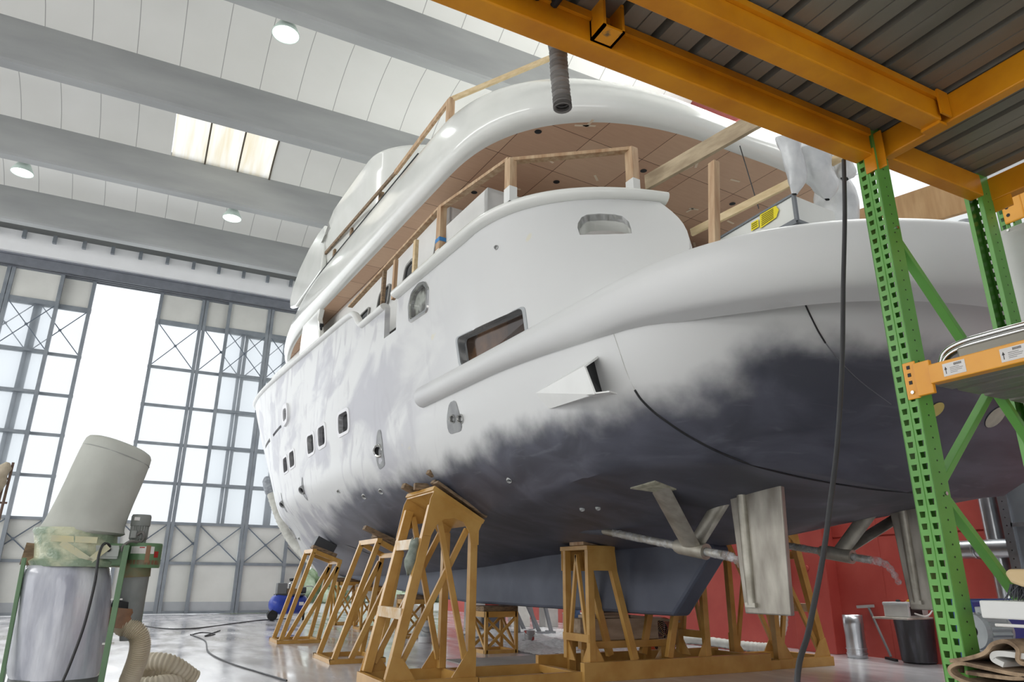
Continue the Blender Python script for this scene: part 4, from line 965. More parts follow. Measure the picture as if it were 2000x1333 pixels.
# trestle under the keel end with the big timber on it
kt = thing('keel_trestle', 'low ochre trestle on the cradle carrying the heavy timber under the keel', 'support frame', (6.6, 9.62, 0))
for x in (6.05, 7.45):
    for y in (-.2, .2): m = MB(); m.bx((x-6.6-.06, y-.04, .0), (x-6.6+.06, y+.04, .42)); m.build('leg', yellow, kt, bevel=.004)
for y in (-.2, .2): m = MB(); m.bx((5.95-6.6, y-.05, .34), (7.6-6.6, y+.05, .44)); m.build('rail', yellow, kt, bevel=.004)
for gp in ([V((.78, -.25, .0)), V((.78, -.25, .3)), V((.53, -.25, .0))], [V((-.49, -.25, .0)), V((-.49, -.25, .3)), V((-.3, -.25, .0))]): m = MB(); m.prism(gp, (0, .02, 0)); m.build('gusset', yellowpale, kt)
packing('keel_timber', ['heavy squared timber lying across the trestle under the keel end', 'pale board on the heavy timber, touching the keel', 'long thin plank sticking out right of the keel timber', 'small beige block between the heavy timber and the keel'],
        [((5.98, 9.62, .595), (7.4, 9.62, .595), .36, .30), ((6.15, 9.62, .77), (6.75, 9.62, .77), .3, .04), ((6.95, 9.57, .77), (7.75, 9.37, .69), .14, .04), ((6.42, 9.62, .81), (6.8, 9.62, .81), .24, .035)],
        mat('old_oak_timber', rgb(196, 176, 152), .8, 0, rgb(150, 130, 108), 3, 6, .3, .7, stretch=(.6, 3, 3), bump=.1))
# box stands along the keel
def keel_stand(label, x, y, h, w_=.62):
    t = thing('keel_stand', label, 'boat stand', (x, y, 0), 0, 'box stands in a row under the keel'); r = w_/2
    for sx in (-1, 1):
        for sy in (-1, 1): m = MB(); m.bar((sx*r, sy*r, 0), (sx*r, sy*r, h), .06, .06); m.build('leg', yellow, t, bevel=.003)
    for z, k in ((.03, .06), (h-.05, .1)):
        b = MB()
        for p, q in (((-r, -r), (r, -r)), ((-r, r), (r, r)), ((-r, -r), (-r, r)), ((r, -r), (r, r))): b.bar((*p, z), (*q, z), .06, k)
        b.build('frame', yellow, t)
    for sy in (-1, 1):
        for d in (-1, 1): m = MB(); m.bar((-r*d, sy*r, .06), (r*d, sy*(r-.02), h-.1), .045, .04, (0, 1, 0)); m.build('brace', yellow, t)
    for sx in (-1, 1): m = MB(); m.bar((sx*r, -r, .06), (sx*r, r, h-.1), .045, .04, (1, 0, 0)); m.build('brace', yellow, t)
    return t
lbs = ['ochre box stand with criss-cross sides, just left of the keel tower', 'ochre box stand seen between the legs of the tall front stand', 'ochre box stand seen between the second slanted stand and the tall one', 'ochre box stand farthest forward, under the bow end of the keel']
for lb, (y, h) in zip(lbs, ((12.95, .72), (16.75, .83), (19.75, 1.06), (21.9, 1.18))):
    x = tow(0, y-2.35, 0).x; keel_stand(lb, x, y, h)
    m = MB(); v = y-2.35
    kb = pchip([a for a, _ in kp[:7]], [b for _, b in kp[:7]])(v)
    m.bx((x-.36, y-.3, h), (x+.36, y+.3, kb-.03 if kb-.03 > h+.02 else h+.03))
    tag(m.build('packing_block', woodd, bevel=.01), {12.95: 'stacked boards on the box stand left of the keel tower', 16.75: 'dark packing on the box stand seen through the tall stand', 19.75: 'dark packing on the box stand behind the second slanted stand', 21.9: 'dark packing block on the box stand farthest forward'}[y], 'wood')
# grey hose slung from the bow to the floor
hp = [on(524, 945, 1, 27.9), on(536, 985, 1, 27.6), on(553, 1028, 1, 27.2), on(575, 1064, 1, 26.8), on(610, 1098, 1, 26.0), on(650, 1128, 1, 25.4), on(700, 1152, 1, 24.9), on(745, 1170, 1, 24.6), on(800, 1186, 1, 24.3)]
pts = spline(hp, 14); pts.append(V((pts[-1].x+.5, pts[-1].y, .16)))
m = MB(); m.tube(pts, [.155+.012*math.sin(i*2.4) for i in range(len(pts))], 12)
ho = m.build('canvas_hose', mat('off_white_hose', rgb(206, 205, 196), .7, 0, rgb(186, 185, 176), 5), smooth=70); tag(ho, 'off-white fabric hose sagging from the bow down behind the stands', 'hose')
m = MB(); m.lathe([(.12, -.35), (.2, -.25), (.21, 0), (.19, .25), (.1, .38)], pts[2], (pts[0]-pts[6]), 12); m.build('tied_wrap', mat('grey_wrap', rgb(160, 164, 168), .8, 0, rgb(130, 134, 140), 9), ho, smooth=60)
# ================================================================== GREEN RACK AND AMBER PLATFORM AT THE RIGHT
def perforated_column(name, face_x, y0, y1, depth, z0, z1, par, base, opens=1, lip=.018):
    """C-section rack post: face in the plane x = face_x with two rows of keyhole slots, flanges running to face_x+opens*depth"""
    m = MB(); P = lambda x, y, z: V((x, y, z))-base
    pitch = .05; n = int((z1-z0)/pitch); W = y1-y0
    cols = [0, .17, .40, .60, .83, 1.0]; hw = [1, 3]
    for i in range(n):
        za = z0+i*pitch
        for side, cA, cB, off in ((0, 0, .5, 0), (1, .5, 1, 0)):
            a0, a1 = y0+W*cA, y0+W*cB; h0, h1 = y0+W*(cA+.11), y0+W*(cA+.38)
            zt, zb = za+.037, za+.012; ins = W*.03
            # quads round a keyhole that narrows downward
            oa = [P(face_x, a0, za), P(face_x, a1, za), P(face_x, a1, za+pitch), P(face_x, a0, za+pitch)]
            ia = [P(face_x, h0+ins, zb), P(face_x, h1-ins, zb), P(face_x, h1, zt), P(face_x, h0, zt)]
            m._add(oa+ia, [(0, 1, 5, 4), (1, 2, 6, 5), (2, 3, 7, 6), (3, 0, 4, 7)])
            jx = face_x+opens*.004; ib = [p+V((opens*.004, 0, 0)) for p in ia]; m._add(ia+ib, [(0, 1, 5, 4), (1, 2, 6, 5), (2, 3, 7, 6), (3, 0, 4, 7)])
    # flanges and return lips, raised centre bead
    for y in (y0, y1):
        a, b = sorted((face_x, face_x+opens*depth)); m.bx(P(a, y-.0015, z0), P(b, y+.0015, z1)); yl = y+(lip if y == y0 else -lip); xx = face_x+opens*depth
        m.bx(P(xx-.0015, min(y, yl), z0), P(xx+.0015, max(y, yl), z1))
    m.bar(P(face_x, (y0+y1)/2, z0), P(face_x, (y0+y1)/2, z1), .004, .006)
    o = m.build(name, green, par)
    return o
rk = thing('pallet_rack', 'green perforated pallet rack with amber shelf beam at the right edge', 'rack', (3.5, 1.9, 0)); RB = V((3.5, 1.9, 0))
c1 = perforated_column('front_post', 2.98, 1.882, 1.98, .1, 0, 3.5, rk, RB, 1)
c2 = perforated_column('rear_post', 3.96, 1.875, 1.965, .1, 0, 3.48, rk, RB, -1, .022)
# small round holes of the flanges, pressed as studs
m = MB()
for i in range(66): m.lathe([(.0, .0006), (.004, .0006)], V((3.03, 1.8795, .1+i*.05))-RB, (0, -1, 0), 8)
o = m.build('flange_holes', black, c1); o['kind'] = 'stuff'
m = MB()
for i in range(66): m.lathe([(.0, .0006), (.004, .0006)], V((3.91, 1.8725, .1+i*.05))-RB, (0, -1, 0), 8); 
o = m.build('flange_holes', black, c2); o['kind'] = 'stuff'
for (x0, z0), (x1, z1) in (((3.05, 2.92), (3.9, 1.92)), ((3.9, 2.42), (3.05, 1.69)), ((3.05, 1.68), (3.9, .82))):
    if z0 == 2.42: x0, z0 = 3.62, 2.2
    m = MB(); m.bar(V((x0, 1.915, z0))-RB, V((x1, 1.915, z1))-RB, .03, .045, (0, 1, 0)); m.build('diagonal_brace', green, rk, bevel=.003)
m = MB(); m.cyl(V((3.045, 1.872, 1.66))-RB, V((3.045, 1.885, 1.66))-RB, .009, 6); m.cyl(V((3.05, 1.872, 2.93))-RB, V((3.05, 1.885, 2.93))-RB, .009, 6); m.build('brace_bolt', chrome, rk)
# shelf beam with connector and labels, shelf sheet
sb = MB(); sb.bx(V((2.955, -.6, 2.115))-RB, V((3.005, 1.8, 2.2))-RB); be = sb.build('shelf_beam', ambershelf, rk, bevel=.004)
m = MB(); m.bx(V((2.972, 1.865, 2.07))-RB, V((2.979, 1.925, 2.24))-RB); m.bx(V((2.962, 1.795, 2.075))-RB, V((2.982, 1.87, 2.225))-RB)
cn = m.build('beam_connector', ambershelf, be, bevel=.006)
m = MB()
for z in (2.215, 2.18, 2.145): m.bx(V((2.970, 1.89, z-.008))-RB, V((2.9725, 1.905, z+.008))-RB)
m.build('keyhole', black, cn); m = MB(); m.cyl(V((2.966, 1.895, 2.10))-RB, V((2.975, 1.895, 2.10))-RB, .008, 10); m.build('rivet', chrome, cn)
for y0, y1 in ((1.64, 1.735), (1.40, 1.50)):
    m = MB(); m.bx(V((2.9535, y0, 2.13))-RB, V((2.9548, y1, 2.185))-RB); lb = m.build('paper_label', paper, be)
    m = MB()
    for k in range(12): m.bx(V((2.953, y1-.05-k*.0028, 2.170))-RB, V((2.9534, y1-.0486-k*.0028, 2.180))-RB)
    for k, w_ in enumerate((.04, .055, .05, .03)): m.bx(V((2.953, y1-.03-w_, 2.162-k*.007))-RB, V((2.9534, y1-.03, 2.1635-k*.007))-RB)
    m.prism([V((2.953, y1-.012, 2.172))-RB, V((2.953, y1-.018, 2.158))-RB, V((2.953, y1-.006, 2.158))-RB], (.0004, 0, 0)); m.bx(V((2.953, y1-.0135, 2.14))-RB, V((2.9534, y1-.0105, 2.158))-RB)
    m.build('label_print', ink, lb)
def corrugated(x0, x1, y0, y1, z, pitch, depth, along='y', flat=.78):
    pr = []
    k = 0; x = x0 if along == 'y' else y0; end = x1 if along == 'y' else y1
    while x < end-1e-6:
        for f, h in ((0, 0), (flat*.5, 0), (flat*.5+.01, depth*.12), (flat*.5+.04, depth*.12), (flat*.5+.05, 0), (flat, 0), (flat+.04, depth), (.96, depth)): 
            xx = x+f*pitch
            if xx <= end: pr.append((xx, h))
        x += pitch
    if along == 'y': return [[V((a, y, z+h)) for a, h in pr] for y in (y0, y1)]
    return [[V((x, a, z+h)) for a, h in pr] for x in (x0, x1)]
m = MB(); m.grid([[p-RB for p in r] for r in corrugated(3.0, 3.93, -.6, 1.83, 2.125, .2, .035)]); m.build('shelf_sheet', galv, rk, thick=.002)
m = MB(); m.bx(V((3.9, -.6, 2.115))-RB, V((3.95, 1.86, 2.2))-RB); m.build('shelf_beam', ambershelf, rk)
m = MB(); m.bx(V((2.955, -.6, .8))-RB, V((3.005, 1.86, .9))-RB); m.bx(V((3.9, -.6, .8))-RB, V((3.95, 1.86, .9))-RB); m.build('shelf_beam', ambershelf, rk)
m = MB(); m.bx(V((3.0, -.6, .88))-RB, V((3.9, 1.86, .9))-RB); m.build('shelf_board', galv, rk)
# second rack whose post shows behind
rk2 = thing('back_rack', 'green rack post with amber beam connector behind the first rack, top right', 'rack', (4.4, 2.0, 0)); RB2 = V((4.4, 2.0, 0))
perforated_column('post', 4.35, 1.97, 2.05, .08, 0, 3.5, rk2, RB2, 1)
m = MB(); m.bx(V((4.33, 1.9, 3.33))-RB2, V((4.348, 2.015, 3.52))-RB2); bc = m.build('beam_connector', ambershelf, rk2, bevel=.02); m = MB(); m.bx(V((4.33, .2, 3.36))-RB2, V((4.39, 1.9, 3.5))-RB2); m.build('shelf_beam', ambershelf, rk2)
m = MB()
for z in (3.48, 3.43, 3.38): m.lathe([(0, 0), (.011, 0)], V((4.3285, 1.985, z))-RB2, (-1, 0, 0), 10)
m.build('keyhole', black, bc)
m = MB(); m.bx(V((4.08, -.6, 2.2))-RB2, V((4.345, 2.02, 2.26))-RB2); m.build('shelf_board', galv, rk2)
m = MB(); m.bx(V((4.9, .2, 0))-RB2, V((4.98, .28, 3.5))-RB2); m.build('post', green, rk2)
# amber platform overhead
pf = thing('mezzanine_platform', 'amber steel platform with corrugated sheet overhead at the top right', 'platform', (2.0, 1.5, 3.32)); PB = V((2.0, 1.5, 3.32))
def chan(a, b, nm='beam', lip=True, mt=amber):
    """open channel beam between two corners (boxes), local to the platform"""
    m = MB(); m.bx(V(a)-PB, V(b)-PB); return m.build(nm, mt, pf, bevel=.006)
fb = chan((-2.2, 1.885, 3.32), (2.975, 1.98, 3.455), 'edge_beam'); m = MB(); m.bx(V((-2.2, 1.868, 3.425))-PB, V((2.965, 1.884, 3.462))-PB); m.build('beam_lip', amber, fb)
bb = chan((-2.2, 1.545, 3.315), (3.0, 1.64, 3.42), 'joist'); m = MB(); m.bx(V((-2.2, 1.53, 3.42))-PB, V((3.0, 1.655, 3.452))-PB); m.build('beam_lip', amber, bb)
m = MB(); m.bx(V((2.965, 1.52, 3.33))-PB, V((3.04, 1.53, 3.46))-PB); m.bx(V((2.985, 1.55, 3.30))-PB, V((3.04, 1.64, 3.315))-PB); m.build('joist_bracket', amber, bb)
chan((-2.2, .55, 3.315), (3.0, .65, 3.43), 'joist')
xb = chan((3.045, -1.2, 3.32), (3.1, 1.88, 3.46), 'cross_beam')
m = MB(); m.bx(V((3.0, 1.84, 3.245))-PB, V((3.01, 1.93, 3.45))-PB); m.bx(V((2.972, 1.875, 3.235))-PB, V((2.98, 1.935, 3.36))-PB); m.build('beam_connector', amber, xb, bevel=.02)
chan((3.085, 1.86, 3.32), (3.86, 1.935, 3.45), 'edge_beam')
x2 = chan((3.955, -1.2, 3.32), (4.02, 1.9, 3.46), 'cross_beam'); m = MB(); m.bx(V((3.962, 1.78, 3.25))-PB, V((3.972, 1.88, 3.4))-PB); m.build('beam_connector', amber, x2, bevel=.02)
# bracket pocket under the edge beam
m = MB()
for a, b in (((1.30, 1.79, 3.33), (1.312, 1.885, 3.47)), ((1.388, 1.79, 3.33), (1.40, 1.885, 3.47)), ((1.30, 1.79, 3.33), (1.40, 1.885, 3.34)), ((1.30, 1.875, 3.33), (1.40, 1.885, 3.47))): m.bx(V(a)-PB, V(b)-PB)
m.build('pocket_bracket', mat('worn_amber_bracket', rgb(226, 150, 20), .4, 0, rgb(120, 96, 60), 20, 4, .6, .7), fb)
deck = corrugated(-2.2, 4.0, -1.2, 1.985, 3.47, .202, .05); m = MB(); m.grid([[p-PB for p in r] for r in deck]); m.build('corrugated_sheet', galv, pf, thick=.002)
m = MB()
for x, z in ((1.05, 3.37), (1.13, 3.37)): m.cyl(V((x, 1.8, z+.06))-PB, V((x, 1.88, z+.06))-PB, .018, 8)
m.build('bolt', black, fb)
# things hung from the platform
cb = [on(x, y, 1, yy) for x, y, yy in ((1648, 312, 2.0), (1650, 420, 2.01), (1647, 560, 2.02), (1645, 700, 2.02), (1636, 860, 2.02), (1622, 980, 2.01), (1607, 1090, 2.0), (1580, 1230, 1.98), (1556, 1345, 1.95))]
cb += [V((cb[-1].x-.12, 1.9, .45)), V((cb[-1].x-.3, 1.75, .012))]
m = MB(); m.tube(spline(cb, 6), .0105, 8); tag(m.build('hanging_cable', rope_black, smooth=70), 'dark grey cable hanging from the amber platform down to the floor', 'cable')
hh = [V((on(1088, 60, 1, 2.12).x, 1.985, 3.5))] + [on(x, y, 1, 2.12) for x, y in ((1088, 68), (1090, 100), (1093, 150), (1098, 200), (1099, 212))]
pts = spline(hh, 12); hr = []
P2 = []; L_ = 0
m = MB(); ring = 0
path = spline(hh, 30); rr_ = [.036+.0045*math.sin(i*1.45) for i in range(len(path))]
m.tube(path, rr_, 16, cap=False); tag(m.build('suction_hose', greyhose, smooth=60, thick=.003), 'short ribbed grey hose hanging below the amber platform', 'hose')
# stainless tube resting on the shelf
m = MB(); tp_ = spline([V((3.1, 1.83, 2.225)), V((3.1, 1.80, 2.275)), V((3.1, 1.73, 2.30)), V((3.1, 1.6, 2.305)), V((3.1, 1.2, 2.30)), V((3.1, .2, 2.30))], 6); m.tube(tp_, .014, 12); m.tube([p+V((.0, -.004, -.022)) for p in tp_[4:]], .014, 10)
tag(m.build('steel_tube', chrome, smooth=60), 'bent polished steel tube lying along the amber shelf', 'tube')
m = MB(); m.bx((3.05, -.2, 2.2), (3.5, 1.72, 2.27)); tag(m.build('tray', galv, bevel=.01), 'flat metal tray under the polished tube on the amber shelf', 'tray')
# grey cabinet on the back rack
cbx = thing('steel_cabinet', 'pale grey sheet steel cabinet behind the rack at the right edge', 'cabinet', (4.23, 1.5, 2.262)); KB = V((4.23, 1.5, 2.262))
m = MB(); m.bx(V((4.13, .9, 2.262))-KB, V((4.325, 2.005, 3.21))-KB); m.build('body', mat('pale_grey_sheet', rgb(204, 205, 202), .4, .1, rgb(192, 193, 190), 2), cbx, bevel=.006)
m = MB(); m.bx(V((4.122, .9, 2.3))-KB, V((4.13, 1.95, 3.18))-KB); dr = m.build('door', mat('pale_grey_sheet', rgb(204, 205, 202)), cbx, bevel=.003)
m = MB()
for z in (3.195, ): 
    for y in (1.98, 1.91): m.cyl(V((4.12, y, z))-KB, V((4.13, y, z))-KB, .007, 8)
m.cyl(V((4.114, 1.92, 2.5))-KB, V((4.13, 1.92, 2.5))-KB, .008, 8); m.build('screw', chrome, dr)
# brush, boards and rolled carpets on the lower shelf
br = thing('broom_head', 'pale wooden broom head with dark bristles on the rack, right edge', 'brush', (3.1, 1.55, 1.3)); BB = V((3.1, 1.55, 1.3))
m = MB(); m.prism([V((2.95, 1.655, 1.335))-BB, V((2.95, 1.64, 1.3))-BB, V((2.95, 1.6, 1.285))-BB, V((2.95, 1.2, 1.29))-BB, V((2.95, 1.2, 1.345))-BB, V((2.95, 1.64, 1.35))-BB], (.1, 0, 0)); m.build('block', woodl, br, bevel=.012)
m = MB(); rnd = random.Random(5)
for i in range(420):
    x, y = rnd.uniform(2.955, 3.045), rnd.uniform(1.25, 1.655); p = V((x, y, 1.295))-BB; d = V((rnd.uniform(-.02, .015), rnd.uniform(-.015, .05), -rnd.uniform(.04, .062))); m.tube([p, p+d], [.0028, .0012], 4)
o = m.build('bristles', mat('dark_bristles', rgb(84, 86, 92), .8, 0, rgb(66, 68, 74), 20), br); o['kind'] = 'stuff'
m = MB(); m.bx((2.95, .4, 1.17), (3.4, 1.77, 1.235)); tag(m.build('white_board', whitematt, bevel=.006), 'thick white board on the rack beneath the broom head', 'board')
m = MB(); m.cyl((2.955, 1.725, 1.148), (2.955, .6, 1.152), .006, 8); tag(m.build('white_rod', paper, smooth=40), 'thin white rod sticking out below the thick white board', 'rod')
m = MB(); m.bx((3.05, .4, 1.1), (3.45, 1.6, 1.14)); m.bx((3.1, .5, .9), (3.4, 1.0, 1.1)); m.bx((3.05, .4, 1.14), (3.45, 1.62, 1.17)); tag(m.build('cardboard_stack', mat('dusty_board', rgb(190, 178, 168), .8)), 'dusty flat boards stacked behind the carpets on the rack', 'boards')
def fold(pts, th, name, m_, x0, x1, label):
    """a thick sheet folded along a path seen end-on in the y-z plane"""
    c = spline([V((0, a, b)) for a, b in pts], 8); up = []; dn = []
    for i, p in enumerate(c):
        d = (c[min(len(c)-1, i+1)]-c[max(0, i-1)]).normalized(); n = V((0, -d.z, d.y)); up.append(p+n*th/2); dn.append(p-n*th/2)
    poly = up+dn[::-1]; m = MB(); k = len(c)
    vs_ = [V((x, p.y, p.z)) for x in (x0, x1) for p in poly]; n = len(poly)
    f = [(i, (i+1) % n, n+(i+1) % n, n+i) for i in range(n)]
    for i in range(k-1): f.append((i, i+1, n-2-i, n-1-i)); f.append((n+i, n+i+1, n+n-2-i, n+n-1-i))
    m._add(vs_, f); m.cur = 0; o = m.build(name, m_, smooth=40); return tag(o, label, 'carpet', 'folded carpets on the lower rack shelf')
felt = mat('dirty_felt_carpet', rgb(176, 152, 124), .95, 0, rgb(96, 78, 62), 9, 5, .4, .62, bump=.3, bscale=90)
white_back = mat('white_carpet_backing', rgb(222, 222, 218), .7, 0, rgb(205, 205, 200), 4)
fold([(1.55, .935), (1.8, .93), (1.9, .945), (1.925, .975), (1.88, 1.0), (1.8, .995), (1.7, .985), (1.62, .98), (1.69, .968), (1.8, .968), (1.86, .97)], .013, 'folded_carpet', felt, 2.93, 3.5, 'brown felt carpet folded over on itself, lowest and nearest the green post')
fold([(1.92, 1.005), (1.85, 1.02), (1.78, 1.045), (1.74, 1.08), (1.69, 1.093), (1.655, 1.07), (1.66, 1.03), (1.62, 1.02), (1.5, 1.03)], .014, 'folded_carpet', felt, 2.935, 3.5, 'brown carpet roll curling up above the folded one at the right edge')
fold([(1.72, 1.01), (1.755, 1.028), (1.73, 1.048), (1.6, 1.045), (1.4, 1.05)], .02, 'folded_carpet', white_back, 2.945, 3.5, 'white backed sheet tucked between the two brown carpets')
# ================================================================== DUST COLLECTOR AT THE LEFT
DY = 7.4
dc = thing('dust_collector', 'green dust collector with a tilted grey filter bag and clear waste bag at the left', 'dust collector', (on(130, 1120, 1, DY).x, DY, 0)); DB = V((on(130, 1120, 1, DY).x, DY, 0))
def q(x, y, dy=0.0): return on(x, y, 1, DY+dy)-DB
def blob(rings, nm, mt, par, smooth=60, wob=0.0, sub=3, seed=1, cap=True):
    """rings: (centre, rx, ry, tilt axis dir) -> lofted soft tube"""
    rnd = random.Random(seed); m = MB(); R = []; n = 40
    ph = [rnd.uniform(0, 6.28) for _ in range(6)]
    for j, (c, rx, ry, ax) in enumerate(rings):
        a = V(ax).normalized(); e1 = V((0, 1, 0)); e1 = (e1-a*e1.dot(a)).normalized(); e2 = e1.cross(a)
        R.append([V(c)+e2*(math.cos(t)*rx*(1+wob*(math.sin(5*t+ph[0]+j*.4)+.6*math.sin(9*t+ph[1]-j*.5))))+e1*(math.sin(t)*ry*(1+wob*math.sin(7*t+ph[2]+j*.3))) for t in (2*PI*i/n for i in range(n))])
    m.grid(R, True)
    if cap: m._add(R[0], [tuple(range(n))[::-1]]); m._add(R[-1], [tuple(range(n))])
    return m.build(nm, mt, par, smooth=smooth)
# clear waste bag
bagm = mat('silvery_clear_bag', rgb(226, 228, 234), .2, .0, rgb(168, 171, 184), 2.2, 6, .35, .65, stretch=(2.5, 2.5, .6), bump=1.0, bscale=3, coat=.6)
rx = (q(218, 1115)-q(45, 1115)).x/2; cx = (q(218, 1115).x+q(45, 1115).x)/2
rings = []
for t in (0, .03, .1, .25, .4, .55, .7, .85, .95, 1):
    yy = lerp(1106, 1322, t); c = q(lerp(131, 110, t), yy); r = rx*(.93 if t == 0 else 1.02 if t > .05 else .99)*(1+.05*math.sin(t*3)); rings.append((c, r*(1.0 if t < .96 else .96), r*.95, (0, 0, 1)))
blob(rings, 'waste_bag', bagm, dc, wob=.03)
blob([(q(108, 1321), rx*1.0, rx*.95, (0, 0, 1)), (q(106, 1345), rx*1.05, rx, (0, 0, 1))], 'waste_drum_base', mat('dark_base_steel', rgb(110, 114, 112), .5), dc)
# ring under the filter bag, wrapped in old plastic
wrapm = mat('taped_plastic_wrap', rgb(204, 206, 176), .3, 0, rgb(138, 156, 132), 3.5, 6, .4, .6, stretch=(1.5, 1.5, 2), bump=1.0, bscale=7)
r2 = (q(230, 1075)-q(66, 1075)).x/2; c2_ = lambda y: q(150, y)
blob([(c2_(1108), r2*1.12, r2*1.05, (0, 0, 1)), (c2_(1098), r2*1.16, r2*1.08, (0, 0, 1)), (c2_(1092), r2*1.02, r2, (0, 0, 1)), (c2_(1070), r2, r2, (0, 0, 1)), (c2_(1048), r2, r2, (0, 0, 1)), (c2_(1040), r2*1.03, r2, (0, 0, 1)), (c2_(1034), r2*.98, r2*.96, (0, 0, 1))], 'separator_ring', wrapm, dc, wob=.012)
for k, (x0, y0, x1, y1) in enumerate(((178, 1098, 120, 1060), (170, 1100, 212, 1068), (100, 1052, 190, 1056))):
    m = MB(); a, b = q(x0, y0, -r2*.99), q(x1, y1, -r2*.99); m.bar(a, b, .012, .05); m.build('packing_tape', mat('yellowed_tape', rgb(206, 198, 150), .3, 0, rgb(190, 190, 160), 8), dc)
# tilted cloth filter bag
ax = (q(236, 872)-q(150, 1035)); rings = []
base, top = q(158, 1046), q(238, 868)
for t, w_ in ((0, .98), (.04, 1.06), (.1, 1.0), (.18, .97), (.3, .96), (.45, .96), (.6, .97), (.75, .97), (.88, .965), (.94, .95), (.97, .9), (.99, .75)):
    c = lerp(base, top, t); tl = lerp(0.0, 1, min(1, t*4.5)); axx = lerp(V((0, 0, 1)), V(ax).normalized(), tl); rings.append((c, r2*w_*lerp(1.0, .97, min(1, t*2)), r2*.95*w_, axx))
fb_ = blob(rings, 'filter_bag', canvas, dc, wob=.014)
m = MB(); c = lerp(base, top, .86); a = V(ax).normalized(); e1 = V((0, 1, 0)); e1 = (e1-a*e1.dot(a)).normalized(); e2 = e1.cross(a)
m.tube([c+e2*math.cos(t)*r2*.938+e1*math.sin(t)*r2*.92 for t in (2*PI*i/40 for i in range(40))], .004, 6, closed=True); m.build('bag_seam', mat('grey_seam_band', rgb(168, 170, 166), .8), fb_, smooth=60)
# fan housing arm, switch box, motor, cone, legs
m = MB(); m.bx(q(150, 1105, -.22), q(252, 1066, .2)); m.build('outlet_arm', dgreen, dc, bevel=.01)
fh = MB(); fc = q(280, 1086); fr_ = (q(315, 1086)-q(246, 1086)).x/2
fh.lathe([(0, -.105), (fr_, -.105), (fr_*1.03, -.09), (fr_*1.03, .09), (fr_, .105), (0, .105)], fc, (0, 0, 1), 30); fo = fh.build('fan_housing', dgreen, dc, smooth=35)
m = MB()
for i, (x0, x1, mt_) in enumerate(((256, 296, 0), (282, 290, 1))):
    pass
def curved_patch(x0, x1, y0, y1, mt, nm, rr):
    a0, a1 = [math.acos(max(-1, min(1, (q(x, 1086).x-fc.x)/rr))) for x in (x1, x0)]; zz = [q(280, y).z for y in (y0, y1)]
    m = MB(); m.grid([[fc+V((math.cos(t)*rr, -math.sin(t)*rr, z-fc.z)) for t in (lerp(a0, a1, i/8) for i in range(9))] for z in zz]); return m.build(nm, mt, fo)
curved_patch(254, 299, 1069, 1083, paper, 'paper_label', fr_*1.035); curved_patch(283, 292, 1067, 1100, mat('brown_tape', rgb(150, 116, 86), .4), 'brown_tape', fr_*1.04); curved_patch(270, 280, 1070, 1072, mat('red_print', rgb(190, 50, 44), .5), 'label_stripe', fr_*1.04); curved_patch(300, 308, 1078, 1090, mat('red_dot_paint', rgb(176, 44, 38), .5), 'red_dot', fr_*1.04)
curved_patch(250, 312, 1095, 1104, mat('rusty_tape', rgb(128, 84, 60), .5, 0, rgb(110, 130, 100), 9), 'rusty_tape', fr_*1.036)
mo = MB(); mc = q(268, 1062); mr_ = (q(286, 1040)-q(249, 1040)).x/2; hz = q(268, 1006).z-mc.z
ribs = []
n = 44
for z, k in ((0, .9), (.03, .9), (.04, 1), (hz*.6, 1), (hz*.62, .95)): ribs.append([mc+V((math.cos(t)*mr_*k*(1.0 if i % 2 else .9), math.sin(t)*mr_*k*(1.0 if i % 2 else .9), z)) for i, t in enumerate(2*PI*i/n for i in range(n))])
mo.grid(ribs, True); mm_ = mo.build('motor', mat('grey_motor_paint', rgb(150, 154, 150), .45, 0, rgb(132, 136, 132), 5), dc)
m = MB(); m.lathe([(mr_*1.05, hz*.6), (mr_*1.08, hz*.66), (mr_*1.08, hz*.93), (mr_*.98, hz), (0, hz*1.02)], mc, (0, 0, 1), 32); cw = m.build('fan_cowl', mat('grey_motor_paint', (.3, .3, .3)), mm_, smooth=40)
m = MB(); m.bx(q(262, 1017, -mr_*1.12), q(274, 1011, -mr_*1.05)); m.build('rating_plate', paper, cw)
m = MB(); m.bx(q(253, 1052, -mr_*1.3), q(268, 1037, -mr_*.7)); m.build('terminal_box', mat('grey_motor_paint', (.3, .3, .3)), mm_, bevel=.008)
m = MB(); m.tube(spline([q(268, 1045, -mr_*1.1), q(278, 1040, -mr_*1.25), q(281, 1052, -mr_*1.3), q(272, 1060, -mr_*1.3), q(255, 1058, -.2), q(240, 1068, -.26), q(238, 1078, -.26)], 6), .012, 8); m.build('conduit', greyhose, mm_, smooth=60)
sw = MB(); sw.bx(q(177, 1092, -.27), q(234, 1067, -.22)); so = sw.build('switch_box', mat('grey_switch_box', rgb(186, 192, 186), .45), dc, bevel=.006)
m = MB(); m.bx(q(205, 1088, -.285), q(234, 1070, -.27)); m.build('switch_cover', mat('grey_switch_box', (.4, .4, .4)), so, bevel=.006); m = MB(); m.cyl(q(212, 1074, -.31), q(212, 1074, -.28), .02, 12); m.build('switch_knob', black, so)
m = MB(); m.tube(spline([q(205, 1062, -.3), q(199, 1068, -.34), q(192, 1090, -.42), q(185, 1140, -.48), q(165, 1220, -.5), q(140, 1290, -.52), q(122, 1333, -.54), q(110, 1362, -.54)], 6), .011, 8); m.tube(spline([q(205, 1062, -.3), q(212, 1064, -.28), q(216, 1072, -.26)], 5), .011, 8); m.build('power_cable', rope_black, dc, smooth=60)
m = MB(); m.lathe([(fr_*.82, 0), (fr_*.8, -.12), (fr_*.62, -.45), (fr_*.48, -.62)], q(266, 1105), (-.06, 0, 1), 24); cn_ = m.build('inlet_cone', mat('grey_duct_cone', rgb(142, 145, 142), .5, 0, rgb(120, 124, 122), 4), dc, smooth=40)
